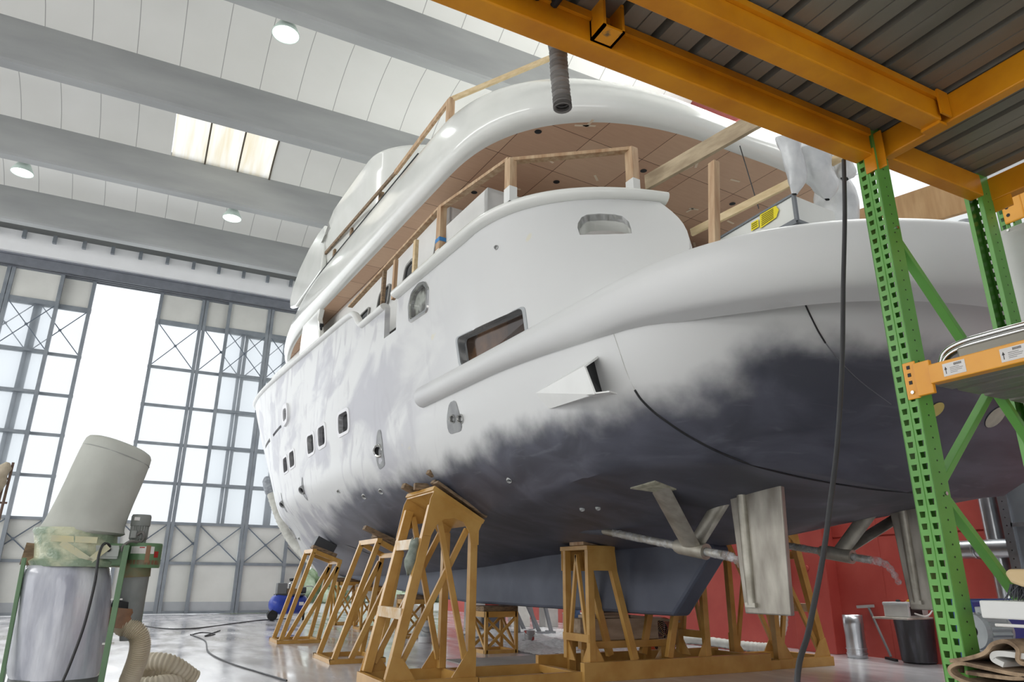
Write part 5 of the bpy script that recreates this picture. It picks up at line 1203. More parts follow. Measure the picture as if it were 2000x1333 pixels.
m = MB(); m.lathe([(fr_*.86, .02), (fr_*.86, -.1)], q(266, 1105), (-.06, 0, 1), 24); m.build('rusty_collar', mat('rusty_collar', rgb(140, 108, 72), .5, .1, rgb(110, 124, 96), 5), cn_, smooth=40)
m = MB(); m.lathe([(.1, 0), (.1, -.09)], q(245, 1175), (.2, 0, 1), 20); m.build('rubber_sleeve', black, cn_, smooth=40)
m = MB(); m.lathe([(.115, 0), (.12, -.03), (.113, -.06), (.12, -.09), (.112, -.16)], q(243, 1188), (.1, 0, 1), 20); m.build('brown_band', mat('brown_band', rgb(150, 112, 84), .45, 0, rgb(120, 88, 64), 9), cn_, smooth=50)
def leg(p0, p1, w_, nm='leg'):
    m = MB(); m.bar(p0, p1, w_, w_*.6); return m.build(nm, dgreen, dc, bevel=.004)
l1 = leg(q(248, 1066, -.3), V((q(190, 1362, -.36).x, q(190, 1362, -.36).y, .0)), .075)
m = MB(); A_, B_ = q(248, 1066, -.3), V((q(190, 1362, -.36).x, q(190, 1362, -.36).y, .0))
for t in (.28, .5, .72): p = lerp(A_, B_, t); m.box(p, (.086, .06, .012))
m.build('strap', paper, l1)
leg(q(291, 1104, .15), V((q(250, 1362, .2).x, .2, 0)), .05); leg(q(62, 1070, .1), V((q(-6, 1362, .1).x, .15, 0)), .06); leg(q(48, 1090, -.2), V((q(0, 1362, -.2).x, -.2, 0)), .05)
m = MB(); m.bar(q(66, 1062, -.05), q(52, 1105, -.05), .04, .1); m.build('timber_batten', woodd, dc)
# hose from the inlet and its coils on the floor
def ribbed(path, r, nm, mt, label=None, k=.055, parent=None, per=1.3, n=14):
    m = MB(); m.tube(path, [r*(1+k*math.sin(i*per)) for i in range(len(path))], n); o = m.build(nm, mt, parent, smooth=60); return o
hs = [on(x, y, 1, DY+d) for x, y, d in ((240, 1212, 0), (240, 1222, -.02), (252, 1226, -.04), (270, 1240, -.05), (274, 1262, -.04), (268, 1290, 0), (258, 1318, .05), (252, 1340, .1))]
fl_ = V((hs[-1].x+.05, hs[-1].y+.1, .12)); hs.append(fl_)
CS = lambda p: V((fl_.x+(p.x-fl_.x)*.62, fl_.y+(p.y-fl_.y)*.9, p.z))
coil = [V((fl_.x+.2, fl_.y+.35, .11)), V((fl_.x+.62, fl_.y+.45, .11)), V((fl_.x+.8, fl_.y+.85, .11)), V((fl_.x+.45, fl_.y+1.15, .11)), V((fl_.x-.0, fl_.y+1.0, .12)), V((fl_.x-.05, fl_.y+.6, .28)), V((fl_.x+.3, fl_.y+.45, .33)), V((fl_.x+.66, fl_.y+.7, .32)), V((fl_.x+.6, fl_.y+1.05, .33)), V((fl_.x+.2, fl_.y+1.05, .38)), V((fl_.x+.1, fl_.y+.75, .5)), V((fl_.x+.45, fl_.y+.6, .5)), V((fl_.x+.85, fl_.y+.7, .34))]
hz_ = ribbed(spline(hs+[CS(p) for p in coil], 30), .08, 'ribbed_hose', beighose, k=.08, per=1.57); tag(hz_, 'beige ribbed hose coiled on the floor beside the dust collector', 'hose')
# ================================================================== SMALL THINGS ON THE FLOOR
# compressor
cpx = thing('air_compressor', 'blue tank air compressor on wheels by the hangar door', 'compressor', (4.62, 24.6, 0)); CB = V((4.62, 24.6, 0))
m = MB(); tk = [(0, -.62), (.15, -.6), (.25, -.53), (.3, -.43), (.3, .43), (.25, .53), (.15, .6), (0, .62)]; m.lathe(tk, (0, 0, .48), (1, .25, 0), 28); tkk = m.build('air_tank', bluetank, cpx, smooth=40)
m = MB(); m.bx((-.42, -.28, .44), (-.28, -.262, .52)); m.box((.35, -.262, .5), (.14, .03, .1)); m.build('pale_sticker', paper, tkk)
m = MB(); m.lathe([(.1, -.05), (.15, -.05), (.16, 0), (.15, .05), (.1, .05)], (-.5, -.25, .16), (0, 1, 0), 22, cap=True); m.build('wheel', black, cpx, smooth=35)
m = MB(); m.lathe([(.1, -.05), (.15, -.05), (.16, 0), (.15, .05), (.1, .05)], (-.42, .35, .16), (0, 1, 0), 22, cap=True); m.build('wheel', black, cpx, smooth=35)
m = MB(); m.bar((.5, 0, .3), (.5, 0, 0), .06, .06); m.build('stand_leg', black, cpx)
m = MB(); m.bx((-.45, -.2, .74), (.45, .2, .78)); m.build('saddle', darkgrey, cpx)
m = MB(); m.bx((-.42, -.16, .78), (-.12, .16, 1.12)); m.build('belt_guard', mat('grille_grey', rgb(120, 122, 122), .5), cpx, bevel=.02)
pu_ = MB(); pu_.bx((-.1, -.13, .78), (.2, .13, .95)); pu_.lathe([(.1, 0), (.12, .02), (.1, .04), (.12, .06), (.1, .08), (.12, .1), (.1, .12), (.12, .14), (.08, .18)], (.05, 0, .95), (0, 0, 1), 16); pm_ = pu_.build('pump', chrome, cpx, smooth=35)
m = MB(); m.lathe([(0, 0), (.07, 0), (.1, .03), (.1, .08), (.05, .1), (0, .1)], (.05, 0, 1.17), (0, 0, 1), 16); m.build('air_filter', black, pm_, smooth=40)
m = MB(); m.cyl((.25, 0, .9), (.5, 0, .9), .1, 18); m.build('motor', darkgrey, cpx, smooth=40)
m = MB(); m.tube(spline([(.6, 0, .6), (.78, -.05, .8), (.72, 0, 1.0), (.5, 0, 1.02)], 8), .015, 8); m.build('handle', chrome, cpx, smooth=60)
# person behind the keel: only jeans show below it
def person(x, y, rz):
    me = bpy.data.meshes.new('person'); bm = bmesh.new()
    J = {'pel': (0, 0, .96, .15, .11), 'chest': (0, .0, 1.25, .17, .12), 'sho': (0, 0, 1.42, .15, .1), 'neck': (0, .0, 1.52, .06, .06), 'head': (0, .03, 1.63, .095, .105), 'top': (0, .02, 1.74, .07, .08)}
    for s, n in ((-1, 'l'), (1, 'r')):
        J.update({n+'hip': (s*.1, 0, .88, .105, .105), n+'knee': (s*.11, .03*s, .48, .075, .08), n+'ank': (s*.12, .0+.05*s, .09, .055, .06), n+'toe': (s*.13, .17+.05*s, .04, .045, .04), n+'sh': (s*.2, 0, 1.4, .07, .07), n+'elb': (s*.25, .05, 1.12, .05, .05), n+'wri': (s*.22, .25, 1.02, .033, .033), n+'hand': (s*.2, .34, 1.02, .035, .025)})
    E = [('pel', 'chest'), ('chest', 'sho'), ('sho', 'neck'), ('neck', 'head'), ('head', 'top')]
    for n in 'lr': E += [('pel', n+'hip'), (n+'hip', n+'knee'), (n+'knee', n+'ank'), (n+'ank', n+'toe'), ('sho', n+'sh'), (n+'sh', n+'elb'), (n+'elb', n+'wri'), (n+'wri', n+'hand')]
    K = list(J); vs_ = {k: bm.verts.new(J[k][:3]) for k in K}; bm.verts.index_update()
    for a, b in E: bm.edges.new((vs_[a], vs_[b]))
    bm.to_mesh(me); bm.free(); o = bpy.data.objects.new('person', me); COL.objects.link(o); o.modifiers.new('skin', 'SKIN'); sv = me.skin_vertices[0].data
    for i, k in enumerate(K): sv[i].radius = J[k][3:]; sv[i].use_root = k == 'pel'
    o.modifiers.new('soft', 'SUBSURF').levels = 2; o.modifiers['soft'].render_levels = 2
    apply_mods(o); o.location = (x, y, .01); o.rotation_euler = (0, 0, rz)
    ms = [mat('blue_denim', rgb(84, 106, 140), .85, 0, rgb(60, 80, 112), 12, 5), mat('grey_shirt', rgb(120, 122, 126), .85), mat('skin', rgb(206, 164, 140), .55), mat('work_shoe', rgb(60, 56, 54), .6)]
    for x_ in ms: o.data.materials.append(x_)
    for p in o.data.polygons:
        c = p.center; p.use_smooth = True
        p.material_index = 3 if c.z < .1 else 0 if c.z < .98 else 2 if (c.z > 1.48 or (c.y > .16 and c.z < 1.2)) else 1
    h = MB(); R = []
    for z, r in ((1.60, .1), (1.66, .115), (1.72, .11), (1.77, .08), (1.79, .03)): R.append([V((math.cos(t)*r*.92, .02+math.sin(t)*r*1.05-.02, z)) for t in (2*PI*i/20 for i in range(20))])
    h.grid(R, True); h.build('hair', mat('dark_hair', rgb(58, 48, 42), .7), o, smooth=60)
    m = MB(); m.lathe([(0, .02), (.014, 0), (.012, -.03), (0, -.03)], (0, .135, 1.63), (0, 1, -.2), 8); m.build('nose', ms[2], o, smooth=60)
    for s in (-1, 1):
        m = MB(); m.lathe([(0, .01), (.013, 0), (0, -.01)], (s*.035, .118, 1.655), (0, 1, 0), 8); m.build('eye', black, o)
        for k, (dx, L) in enumerate(((-.03, .075), (-.01, .09), (.01, .085), (.028, .065))):
            m = MB(); b = V((s*.2+dx*.8, .35, 1.02)); m.tube(spline([b, b+V((0, L*.5, -.01)), b+V((0, L*.85, -.035))], 4), [.009, .009, .009, .009, .0085, .008, .0075, .007, .006], 8); m.build('finger', ms[2], o, smooth=60)
        m = MB(); b = V((s*.2-s*.03, .3, 1.02)); m.tube([b, b+V((-s*.03, .03, 0)), b+V((-s*.035, .06, -.01))], [.011, .010, .008], 8); m.build('thumb', ms[2], o, smooth=60)
    tag(o, 'person in blue jeans standing beyond the keel, only the legs showing', 'person')
person(10.1, 16.1, .9)
# buckets and tins
def bucket(name, label, p, r, h, mt, band=None):
    t = thing(name, label, 'bucket', p); m = MB(); m.lathe([(0, .005), (r*.88, .005), (r, h), (r*1.04, h), (r*1.04, h-.03), (r*.97, h-.03)], n=26); b = m.build('body', mt, t, smooth=35)
    m = MB(); m.lathe([(0, h+.01), (r*.9, h+.012), (r*1.05, h+.005), (r*1.05, h-.02)], n=26); m.build('lid', mt, t, smooth=35)
    if band: m = MB(); m.lathe([(r*.925, h*.3), (r*.985, h*.78)], n=26); m.build('label_band', band, t, smooth=35)
    m = MB(); m.tube(spline([(r*1.03, 0, h*.85), (r*.8, -r*.75, h*.6), (0, -r*1.06, h*.5), (-r*.8, -r*.75, h*.6), (-r*1.03, 0, h*.85)], 6), .006, 6); m.build('handle', chrome, t, smooth=60)
bucket('paint_bucket', 'white paint bucket with a grey label inside the tall front stand', on(829, 1256, 2, 0), .15, .42, mat('white_plastic', rgb(214, 216, 218), .35), mat('grey_bucket_label', rgb(150, 160, 168), .5, 0, rgb(196, 198, 196), 9))
bucket('paint_tin', 'small grey paint tin with red drips on the plastic sheet', on(1034, 1252, 2, 0), .12, .2, mat('dripped_tin', rgb(160, 158, 158), .4, .3, rgb(168, 60, 54), 7, 3, .56, .6))
# plastic sheets on the floor
m = MB(); rnd = random.Random(9); nx, ny = 56, 50
import mathutils
def sheet(cx0, cx1, cy0, cy1, amp, label, seed):
    R = []
    for j in range(ny+1):
        r = []
        for i in range(nx+1):
            x = lerp(cx0, cx1, i/nx); y = lerp(cy0, cy1, j/ny); e = min(i, nx-i)/nx*2; f = min(j, ny-j)/ny*2
            nz = mathutils.noise.noise(V((x*1.8+seed, y*1.8, 0))); n2 = mathutils.noise.noise(V((x*6+seed, y*6, 3)))
            z = .012+amp*max(0, nz+.1)*min(1, e*3)*min(1, f*3)+.05*abs(n2)*min(1, amp*8)
            r.append(V((x+.12*mathutils.noise.noise(V((y*2, seed, 1))), y+.12*mathutils.noise.noise(V((x*2, seed, 5))), z)))
        R.append(r)
    m = MB(); m.grid(R); return tag(m.build('plastic_sheet', MATS.get('floor_film') or film('floor_film', (.95, .96, .97), .95, .35, .12), smooth=60), label, 'plastic sheet', 'crumpled plastic sheets under the keel')
sheet(6.7, 9.3, 12.0, 14.6, .16, 'crumpled clear plastic sheet on the floor beyond the keel towers', 1.0)
sheet(7.4, 11.6, 14.7, 17.6, .14, 'heaped clear plastic sheet around the grey stand and the jeans', 7.7)
sheet(8.3, 9.8, 10.3, 11.9, .18, 'clear plastic sheet crumpled by the drum fan', 4.2)
m = MB(); m.bx((4.9, 10.4, .0), (8.6, 12.0, .012)); tag(m.build('floor_board', mat('grey_floor_board', rgb(176, 172, 168), .7, 0, rgb(158, 154, 150), 2)), 'flat grey board lying on the floor behind the cradle', 'board')
# rubbish beyond the far side
rb_ = random.Random(21)
for i, (x, y, c) in enumerate(((8.6, 19.0, (224, 224, 222)), (9.3, 19.6, (150, 60, 52)), (9.0, 18.6, (90, 94, 104)), (10.2, 19.4, (228, 226, 220)), (10.9, 18.9, (206, 206, 202)), (11.4, 18.2, (212, 208, 198)))):
    w_, d_, h_ = rb_.uniform(.4, .7), rb_.uniform(.3, .5), rb_.uniform(.35, .9)
    t = thing('crate', ['white crate', 'dull red crate', 'slate crate', 'tall cream crate', 'pale grey crate', 'beige crate'][i]+' by the far wall, glimpsed under the keel', 'crate', (x, y, 0), rb_.uniform(-.3, .3), 'crates glimpsed under the keel')
    m = MB(); m.bx((-w_/2, -d_/2, 0), (w_/2, d_/2, h_)); m.build('body', mat('crate_paint_%d' % i, rgb(*c), .6), t, bevel=.015); m = MB(); m.bx((-w_/2-.01, -d_/2-.01, h_), (w_/2+.01, d_/2+.01, h_+.03)); m.build('lid', mat('crate_paint_%d' % i, rgb(*c)), t, bevel=.008)
# drum fan
df = thing('drum_fan', 'black floor drum fan with an orange rim behind the keel trestle', 'fan', (8.45, 10.75, 0), math.radians(8)); 
m = MB(); m.lathe([(.3, -.12), (.32, -.12), (.33, 0), (.32, .12), (.3, .12)], (0, 0, .36), (0, 1, 0), 34); m.build('housing', mat('orange_rim', rgb(206, 84, 44), .45), df, smooth=40, thick=.004)
m = MB()
for k in range(10): m.tube([V((math.cos(2*PI*i/34)*(.03+k*.03), -.12, .36+math.sin(2*PI*i/34)*(.03+k*.03))) for i in range(34)], .003, 4, closed=True)
for k in range(12): a = 2*PI*k/12; m.tube([(math.cos(a)*.03, -.125, .36+math.sin(a)*.03), (math.cos(a)*.31, -.12, .36+math.sin(a)*.31)], .004, 4)
m.build('grille', chrome, df)
m = MB(); m.lathe([(0, -.08), (.07, -.08), (.08, .1), (0, .1)], (0, 0, .36), (0, 1, 0), 18)
for k in range(4):
    a = 2*PI*k/4+.3; e = V((math.cos(a), 0, math.sin(a))); f_ = V((-math.sin(a), 0, math.cos(a))); c0 = V((0, 0, .36)); m.prism([c0+e*.06-f_*.04+V((0, -.04, 0)), c0+e*.28-f_*.1+V((0, -.05, 0)), c0+e*.28+f_*.08+V((0, .05, 0)), c0+e*.06+f_*.04+V((0, .04, 0))], (0, .006, 0))
m.build('blades', black, df); m = MB(); m.lathe([(0, 0), (.3, 0)], (0, .05, .36), (0, 1, 0), 30); m.build('back_cover', black, df)
m = MB(); m.bar((-.3, -.15, .03), (-.3, .2, .03), .04, .06); m.bar((.3, -.15, .03), (.3, .2, .03), .04, .06); m.bar((-.3, 0, .03), (.3, 0, .03), .04, .04); m.build('foot', black, df)
# white hose along the red wall
hw_ = [V((12.1, 10.95, 2.2)), V((11.9, 11.0, 1.6)), V((11.85, 11.05, 1.0)), V((11.75, 11.0, .5)), V((11.4, 10.9, .15)), V((11.0, 10.7, .1)), V((10.8, 10.95, .1)), V((10.8, 11.6, .1)), V((10.9, 12.6, .1)), V((10.5, 13.3, .1)), V((10.9, 13.9, .1)), V((11.5, 14.2, .1)), V((11.9, 15.5, .1))]
tag(ribbed(spline(hw_, 26), .09, 'ribbed_hose', mat('white_ribbed_hose', rgb(216, 215, 208), .5, 0, rgb(196, 195, 188), 4)), 'white ribbed hose hanging by the red pilaster and running along the wall', 'hose')
# duct tube, squeegee, drum table at the red wall
m = MB(); R = []
for z, k in ((0, 1), (.06, 1), (.065, 1.06), (.085, 1.06), (.09, 1), (.14, 1), (.145, 1.06), (.165, 1.06), (.17, 1), (.35, .96), (.55, 1.02), (.72, 1)):
    R.append([V((11.85+math.cos(t)*.17*k*(1-.25*max(0, math.cos(t-4.4))**6*min(1, z*2)), 9.45+math.sin(t)*.17*k, z+.002)) for t in (2*PI*i/30 for i in range(30))])
m.grid(R, True); tag(m.build('duct_tube', zinc, smooth=30, thick=.003), 'dented zinc duct tube standing upright by the red wall', 'tube')
sq = thing('floor_squeegee', 'long grey squeegee leaning on the red wall beside the zinc tube', 'squeegee', (12.1, 8.95, 0)); 
m = MB(); m.bar((-.05, -.02, .06), (.12, .42, .86), .03, .03); m.build('handle', midgrey, sq); m = MB(); m.bar((.12, .3, .88), (.12, .66, .85), .035, .05); m.build('blade', mat('pale_blade', rgb(196, 196, 194), .4), sq); m = MB(); m.bar((-.16, -.2, .02), (.06, .16, .02), .05, .04); m.build('foot', black, sq)
dp = on(1797, 1296, 2, 0)
m = MB(); m.lathe([(0, .01), (.25, .01), (.27, .03), (.29, .4), (.31, .68), (.32, .7), (.3, .7)], dp, (0, 0, 1), 30); tag(m.build('black_drum', mat('black_plastic_drum', rgb(52, 52, 56), .35, 0, rgb(92, 94, 104), 2.5, 6, .5, .75, stretch=(3, 3, .6)), smooth=40), 'black plastic drum used as a table by the red wall', 'drum')
m = MB(); m.box(dp+V((-.12, 0, .72)), (1.15, .6, .03), Matrix.Rotation(.1, 3, 'Z')); tag(m.build('table_board', mat('dirty_white_board', rgb(206, 202, 194), .6, 0, rgb(160, 152, 140), 5), bevel=.005), 'dirty white board laid across the black drum', 'board')
wm = thing('white_machine', 'white boxy machine with an open front lying on the drum board', 'machine', dp+V((-.05, 0, .735)), .1)
m = MB(); m.prism([V((-.42, -.22, 0)), V((.42, -.22, 0)), V((.42, -.22, .2)), V((.38, -.22, .22)), V((-.42, -.22, .22))], (0, .44, 0)); m.build('body', mat('machine_white', rgb(214, 215, 214), .4), wm, bevel=.015)
m = MB(); m.bx((-.38, -.226, .03), (-.02, -.222, .17)); m.build('opening', black, wm); m = MB(); m.bx((-.43, -.23, .18), (.43, .23, .24)); m.build('lid', mat('machine_lid', rgb(200, 204, 206), .4), wm, bevel=.02)
for x, y, c, nm in ((-.05, -.05, (220, 180, 40), 'yellow lump'), (-.15, .0, (176, 60, 50), 'red lump'), (-.2, .05, (60, 60, 60), 'dark lump')):
    m = MB(); m.lathe([(0, 0), (.04, .005), (.035, .03), (0, .04)], dp+V((-.05+x, y, .975)), (0, 0, 1), 10); tag(m.build('clutter', mat(nm.replace(' ', '_'), rgb(*c), .6), smooth=50), 'small '+nm+' on top of the white machine', 'clutter', 'lumps on the white machine')
m = MB(); m.tube(spline([dp+V((-.3, -.24, .8)), dp+V((-.1, -.34, .76)), dp+V((.15, -.36, .92)), dp+V((.35, -.36, .9)), dp+V((.1, -.4, .75)), dp+V((.02, -.42, .5)), dp+V((.1, -.4, .2)), dp+V((.35, -.3, .02)), dp+V((.8, -.2, .012))], 8), .014, 8); tag(m.build('white_cable', paper, smooth=60), 'white cable looping from the machine down to the floor', 'cable')
# blue extractor with grey motor
be_ = thing('blue_extractor', 'blue extraction unit with a ribbed grey motor behind the rack', 'machine', (5.75, 3.5, 0)); EB = V((5.75, 3.5, 0))
m = MB(); m.bx(V((5.65, 3.45, 0))-EB, V((6.9, 3.62, 1.18))-EB); m.build('body', blue, be_, bevel=.02)
m = MB(); m.bx(V((5.1, 2.9, .8))-EB, V((5.7, 3.14, .86))-EB); m.bx(V((5.14, 2.95, 0))-EB, V((5.22, 3.1, .8))-EB); m.bx(V((5.5, 2.9, 0))-EB, V((5.6, 3.12, .8))-EB); m.bx(V((5.62, 2.95, .4))-EB, V((6.1, 3.45, .5))-EB); m.build('motor_bench', blue, be_, bevel=.008)
mo = MB(); mc = V((5.2, 3.1, .99))-EB; n = 40; ax_ = V((.97, -.25, 0)).normalized(); e2 = V((0, 0, 1)); e1 = ax_.cross(e2)
R = [[mc+ax_*d+(e1*math.cos(t)+e2*math.sin(t))*(.115*k*(1 if i % 2 or k < .97 else .9)) for i, t in enumerate(2*PI*i/n for i in range(n))] for d, k in ((-.11, .3), (-.11, .96), (-.07, .96), (-.07, 1.04), (-.045, 1.04), (-.045, 1), (.09, 1), (.09, .95), (.12, .88), (.125, .4))]
mo.grid(R, True); mm2 = mo.build('motor', mat('pale_grey_motor', rgb(170, 175, 176), .4, .2, rgb(150, 155, 157), 5), be_); m = MB(); m.box(mc+V((0, -.02, .13)), (.11, .09, .05)); m.box(mc+V((0, 0, -.12)), (.14, .2, .02)); m.build('terminal_box', mat('pale_grey_motor', (.4, .4, .4)), mm2, bevel=.006)
# zinc ducts and plenum on the red wall
dz = thing('zinc_ducting', 'bright zinc duct pipes fixed to the red wall behind the rack', 'duct', (12.0, 6.8, 0)); ZB_ = V((12.0, 6.8, 0))
m = MB(); m.cyl(V((12.0, 6.75, .3))-ZB_, V((12.0, 6.75, 2.05))-ZB_, .13, 24); m.cyl(V((12.0, 6.75, 2.05))-ZB_, V((12.0, 6.75, 3.6))-ZB_, .13, 24); m.build('vertical_pipe', zinc, dz, smooth=40)
m = MB(); m.cyl(V((11.8, 7.2, 1.8))-ZB_, V((11.8, 6.3, 1.8))-ZB_, .14, 24); m.lathe([(.15, -.02), (.155, 0), (.15, .02)], V((11.8, 6.95, 1.8))-ZB_, (0, 1, 0), 24); m.build('horizontal_pipe', zinc, dz, smooth=40)
m = MB(); m.bx(V((11.7, 5.2, 1.4))-ZB_, V((12.25, 6.4, 4.2))-ZB_); pl_ = m.build('plenum', mat('galvanised_plenum', rgb(150, 156, 162), .4, .5, rgb(132, 138, 144), 2), dz, bevel=.01)
m = MB(); m.bx(V((11.66, 6.28, 1.3))-ZB_, V((11.7, 6.42, 4.2))-ZB_); m.bx(V((11.66, 5.2, 2.1))-ZB_, V((11.7, 6.3, 2.16))-ZB_); m.build('corner_angle', zinc, pl_)
m = MB()
for i in range(14): m.cyl(V((11.65, 6.35, 1.4+i*.12))-ZB_, V((11.66, 6.35, 1.4+i*.12))-ZB_, .012, 8)
m.build('bolt', chrome, pl_); m = MB(); m.bx(V((11.75, 5.25, 0))-ZB_, V((11.83, 5.33, 1.4))-ZB_); m.bx(V((12.12, 6.25, 0))-ZB_, V((12.2, 6.33, 1.4))-ZB_); m.build('leg', zinc, pl_)
# high ducting on the white wall
m = MB()
for i in range(5): m.cyl((12.05, 5.9+i*.32, 6.6), (12.05, 5.9+i*.32, 7.3), .12, 16)
tag(m.build('wall_manifold', zinc, smooth=40), 'cluster of bright duct stubs high on the white wall behind the rear post', 'duct')
m = MB(); m.cyl((11.7, 10.5, 8.2), (11.7, 6.6, 7.4), .28, 24)
for i in range(9): p = lerp(V((11.7, 10.5, 8.2)), V((11.7, 6.6, 7.4)), (i+.5)/9); m.lathe([(.285, -.02), (.3, 0), (.285, .02)], p, V((0, -3.9, -.8)), 24)
tag(m.build('spiral_duct', zinc, smooth=40), 'long bright spiral duct high on the white wall', 'duct')
# ================================================================== LOOSE THINGS ON THE YACHT'S STERN
# boarding gear box with yellow stickers
A0 = bv(1555, 433, 1.6); zb_ = A0.z
lft = bv(1555, 384, 1.6); rgt = bv(1655, 412, 1.5)
gb = thing('gangway_box', 'long white gangway box with yellow warning stickers on the transom', 'box', YM @ V((A0.x, 2.4, 3.78)), BETA); GB = V((A0.x, 2.4, 3.78))
L0, hgt, wid = 2.2, lft.z-zb_, rgt.x-lft.x
rise = -.06
def g(u, v, z): return V((A0.x+u, 1.6+v, zb_+z+rise*v))-GB
m = MB()
for a in ((0, 0, 0),): pass
P8 = [g(0, 0, 0), g(wid, 0, 0), g(wid, L0, 0), g(0, L0, 0), g(0, 0, hgt), g(wid, 0, hgt), g(wid, L0, hgt), g(0, L0, hgt)]
m._add(P8, [(0, 1, 5, 4), (1, 2, 6, 5), (2, 3, 7, 6), (3, 0, 4, 7), (4, 5, 6, 7)]); m.build('body', white, gb, thick=.03, solid_off=-1)
m = MB(); m.bar(g(0, -.01, hgt), g(0, L0, hgt), .03, .02); m.bar(g(0, -.01, 0), g(0, L0, 0), .035, .05); m.bar(g(0, -.01, 0), g(0, -.01, hgt), .03, .03, (1, 0, 0)); m.bar(g(0, -.01, 0), g(wid, -.01, 0), .03, .03); m.build('edge_trim', mat('grey_edge_trim', rgb(120, 124, 128), .4, .4), gb)
m = MB(); m.bx(g(.03, .02, .03), g(wid-.03, .02, .03)+V((0, L0-.05, .01))); m.build('underside', midgrey, gb); m = MB(); m.tube(spline([g(.1, 1.3, -.03), g(.1, .3, -.03), g(.2, .15, -.03), g(wid-.1, .12, -.03)], 6), .025, 8); m.build('frame_tube', midgrey, gb, smooth=60)
for (x0, y0), (x1, y1), poly in (((1503, 405), (1520, 432), 1), ((1467, 440), (1482, 452), 0)):
    P = [bu(x, y, A0.x-.016) for x, y in (((1484, 420), (1515, 402), (1521, 410), (1516, 425), (1484, 447)) if poly else ((1467, 436), (1481, 428), (1482, 443), (1467, 452)))]
    m = MB(); m._add([p-GB for p in P], [tuple(range(len(P)))]); st = m.build('warning_sticker', stickeryellow, gb)
    m = MB()
    for k in range(6 if poly else 3):
        f_ = (k+1)/(7 if poly else 4); a = lerp(P[0], P[-1], f_); b = lerp(P[1], P[-2], f_); m.bar(lerp(a, b, .12)-GB+V((-.003, 0, 0)), lerp(a, b, .85)-GB+V((-.003, 0, 0)), .003, .006)
    m.build('sticker_print', mat('sticker_ink', rgb(120, 110, 20), .6), st)
for i, (x, y) in enumerate(((0.05, 1.9), (wid-.1, 1.9), (.3, .9))):
    m = MB(); p = V((A0.x+x, 1.6+y, 0)); top = zb_+rise*y-.0; m.bx(V((p.x-.06, p.y-.06, 3.72))-GB, V((p.x+.06, p.y+.06, top))-GB); m.build('foot', midgrey, gb)
# plastic wrapped davit
dv = thing('wrapped_davit', 'davit wrapped in white plastic film hanging over the gangway box', 'davit', YM @ V((-.9, 2.1, 3.73)), BETA); VB = V((-.9, 2.1, 3.73))
D0 = [bv(1640, 440, 1.9), bv(1630, 380, 1.9), bv(1615, 330, 1.9), bv(1600, 300, 1.9), bv(1560, 270, 1.9)]
D0[0].z = 3.73
pts = spline(D0, 8); wrapf = mat('white_plastic_film', rgb(222, 224, 224), .3, 0, rgb(198, 201, 203), 5, 6, .35, .65, bump=.6, bscale=7)
m = MB(); m.tube([p-VB for p in pts], [.19+.025*math.sin(i*1.1) for i in range(len(pts))], 18); m.build('wrapped_column', wrapf, dv, smooth=70)
for px, w0 in ((((1540, 275), (1550, 310), (1556, 350), (1552, 380)), (.14, .12, .1, .03)), (((1590, 300), (1600, 340), (1612, 370), (1616, 390)), (.2, .19, .13, .03)), (((1640, 290), (1648, 320), (1652, 340), (1650, 350)), (.1, .12, .11, .05))):
    P = spline([bv(x, y, 1.55) for x, y in px], 6); r_ = pchip([0, 6, 12, 18], list(w0)); m = MB(); R = []
    for i, p in enumerate(P): R.append([p-VB+V((math.cos(t)*r_(i)*(1+.15*math.sin(3*t+i*.3)), math.sin(t)*r_(i)*.6*(1+.2*math.sin(4*t+i*.5)), 0)) for t in (2*PI*k/16 for k in range(16))])
    m.grid(R, True); m._add(R[0], [tuple(range(16))]); m.build('hanging_film', wrapf, dv, smooth=70)
# loose timber over the stern
def loose(name, label, p, q_, w_, h_, mt, cat='timber'):
    o = YM @ p; t = MB(); t.bar(YM @ p, YM @ q_, w_, h_); ob = t.build(name, mt, bevel=.004); return tag(ob, label, cat)
loose('plank', 'wide weathered plank running from the aft post out over the stern', bz(1262, 358, 5.85), bz(1500, 222, 5.9), .05, .2, mat('aged_plank', rgb(196, 178, 148), .7, 0, rgb(160, 142, 116), 2.5, 6, stretch=(4, 1, 4)))
loose('batten', 'pale new batten sloping past the stern post over the gangway box', bz(1350, 455, 4.9), bz(1665, 296, 5.1), .035, .085, woodl)
pb = bu(1392, 492, -2.3); pb.z = max(pb.z, 3.74)
st_ = bz(1396, 492, 3.76); en_ = Vector((st_.x, st_.y, 0)); en_ = bv(1394, 318, st_.y)
loose('timber_post', 'upright timber post standing on the transom rail behind the batten', V((st_.x, st_.y, 3.79)), V((en_.x, en_.y, en_.z)), .075, .06, wood)
m = MB(); m.bar(YM @ V((bz(1342, 508, 3.77).x, bz(1342, 508, 3.77).y, 3.772)), YM @ V((bz(1418, 489, 3.77).x, bz(1418, 489, 3.77).y, 3.772)), .09, .02); tag(m.build('base_plank', woodd), 'thin brown board under the timber post on the transom rail', 'timber')
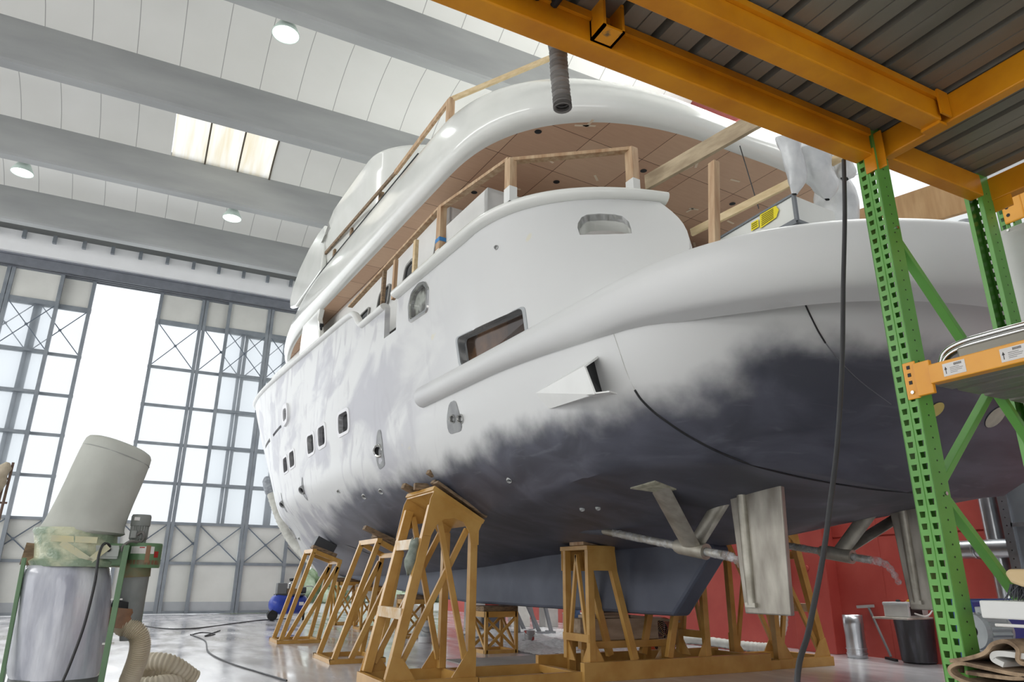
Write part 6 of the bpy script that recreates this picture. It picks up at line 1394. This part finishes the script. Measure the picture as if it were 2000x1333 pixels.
m = MB(); a, b = bz(1445, 290, 6.9), bz(1482, 405, 4.6); m.tube([YM @ bv(1445, 285, 2.6), YM @ bv(1482, 408, 2.6)], .006, 6); tag(m.build('lashing_line', rope_black), 'thin grey line from the overhang down to the gangway box', 'rope')
loose('crate_plank', 'broad plywood plank crossing behind the green rack above the transom', toboat(on(1650, 452, 0, 7.2)), toboat(on(1905, 372, 0, 7.2)), .06, .42, mat('warm_plywood', rgb(206, 168, 122), .55, 0, rgb(186, 146, 100), 2, 6, stretch=(1, 6, 1)))
# cables on the floor
def floor_cable(pts, label, r=.008): m = MB(); m.tube(spline([on(x, y, 2, r) for x, y in pts], 8), r, 6); tag(m.build('floor_cable', rope_black, smooth=60), label, 'cable', 'black cables on the floor')
floor_cable([(372, 1240), (400, 1252), (408, 1275), (450, 1296), (500, 1312), (560, 1330)], 'black cable snaking towards the camera left of the slanted stands', .012)
floor_cable([(285, 1224), (330, 1229), (380, 1228), (430, 1222), (500, 1213), (560, 1209)], 'black cable along the floor toward the compressor', .014)
floor_cable([(372, 1241), (395, 1236), (420, 1239), (400, 1243), (430, 1232)], 'tangle of black cable on the floor near the door', .012)
# rods at the left edge
rs = thing('rod_rack', 'thin brown rod frame with a beige rag at the left edge', 'rack', (on(0, 1010, 1, 9).x-.1, 9, 0)); SB = V((on(0, 1010, 1, 9).x-.1, 9, 0))
for (a, b) in (((26, 904), (-40, 1150)), ((12, 925), (-55, 1150))):
    m = MB(); p = on(*a, 1, 9)-SB; p2 = on(*b, 1, 9); m.tube([p, V((p2.x, 9, 0.0))-SB], .014, 6); m.build('rod', mat('brown_rod', rgb(120, 98, 84), .6), rs)
m = MB()
for (a, b) in (((-10, 934), (17, 936)), ((-30, 981), (14, 983))): m.tube([on(*a, 1, 9)-SB, on(*b, 1, 9)-SB], .011, 6)
m.build('cross_rod', mat('brown_rod', (.2, .15, .1)), rs)
m = MB(); m.lathe([(.02, 0), (.06, -.05), (.05, -.12), (.08, -.2), (.07, -.3), (.02, -.36)], on(16, 904, 1, 8.97)-SB, (.25, 0, 1), 12); m.build('rag', mat('beige_rag', rgb(206, 194, 172), .9, 0, rgb(180, 166, 144), 14), rs, smooth=60)
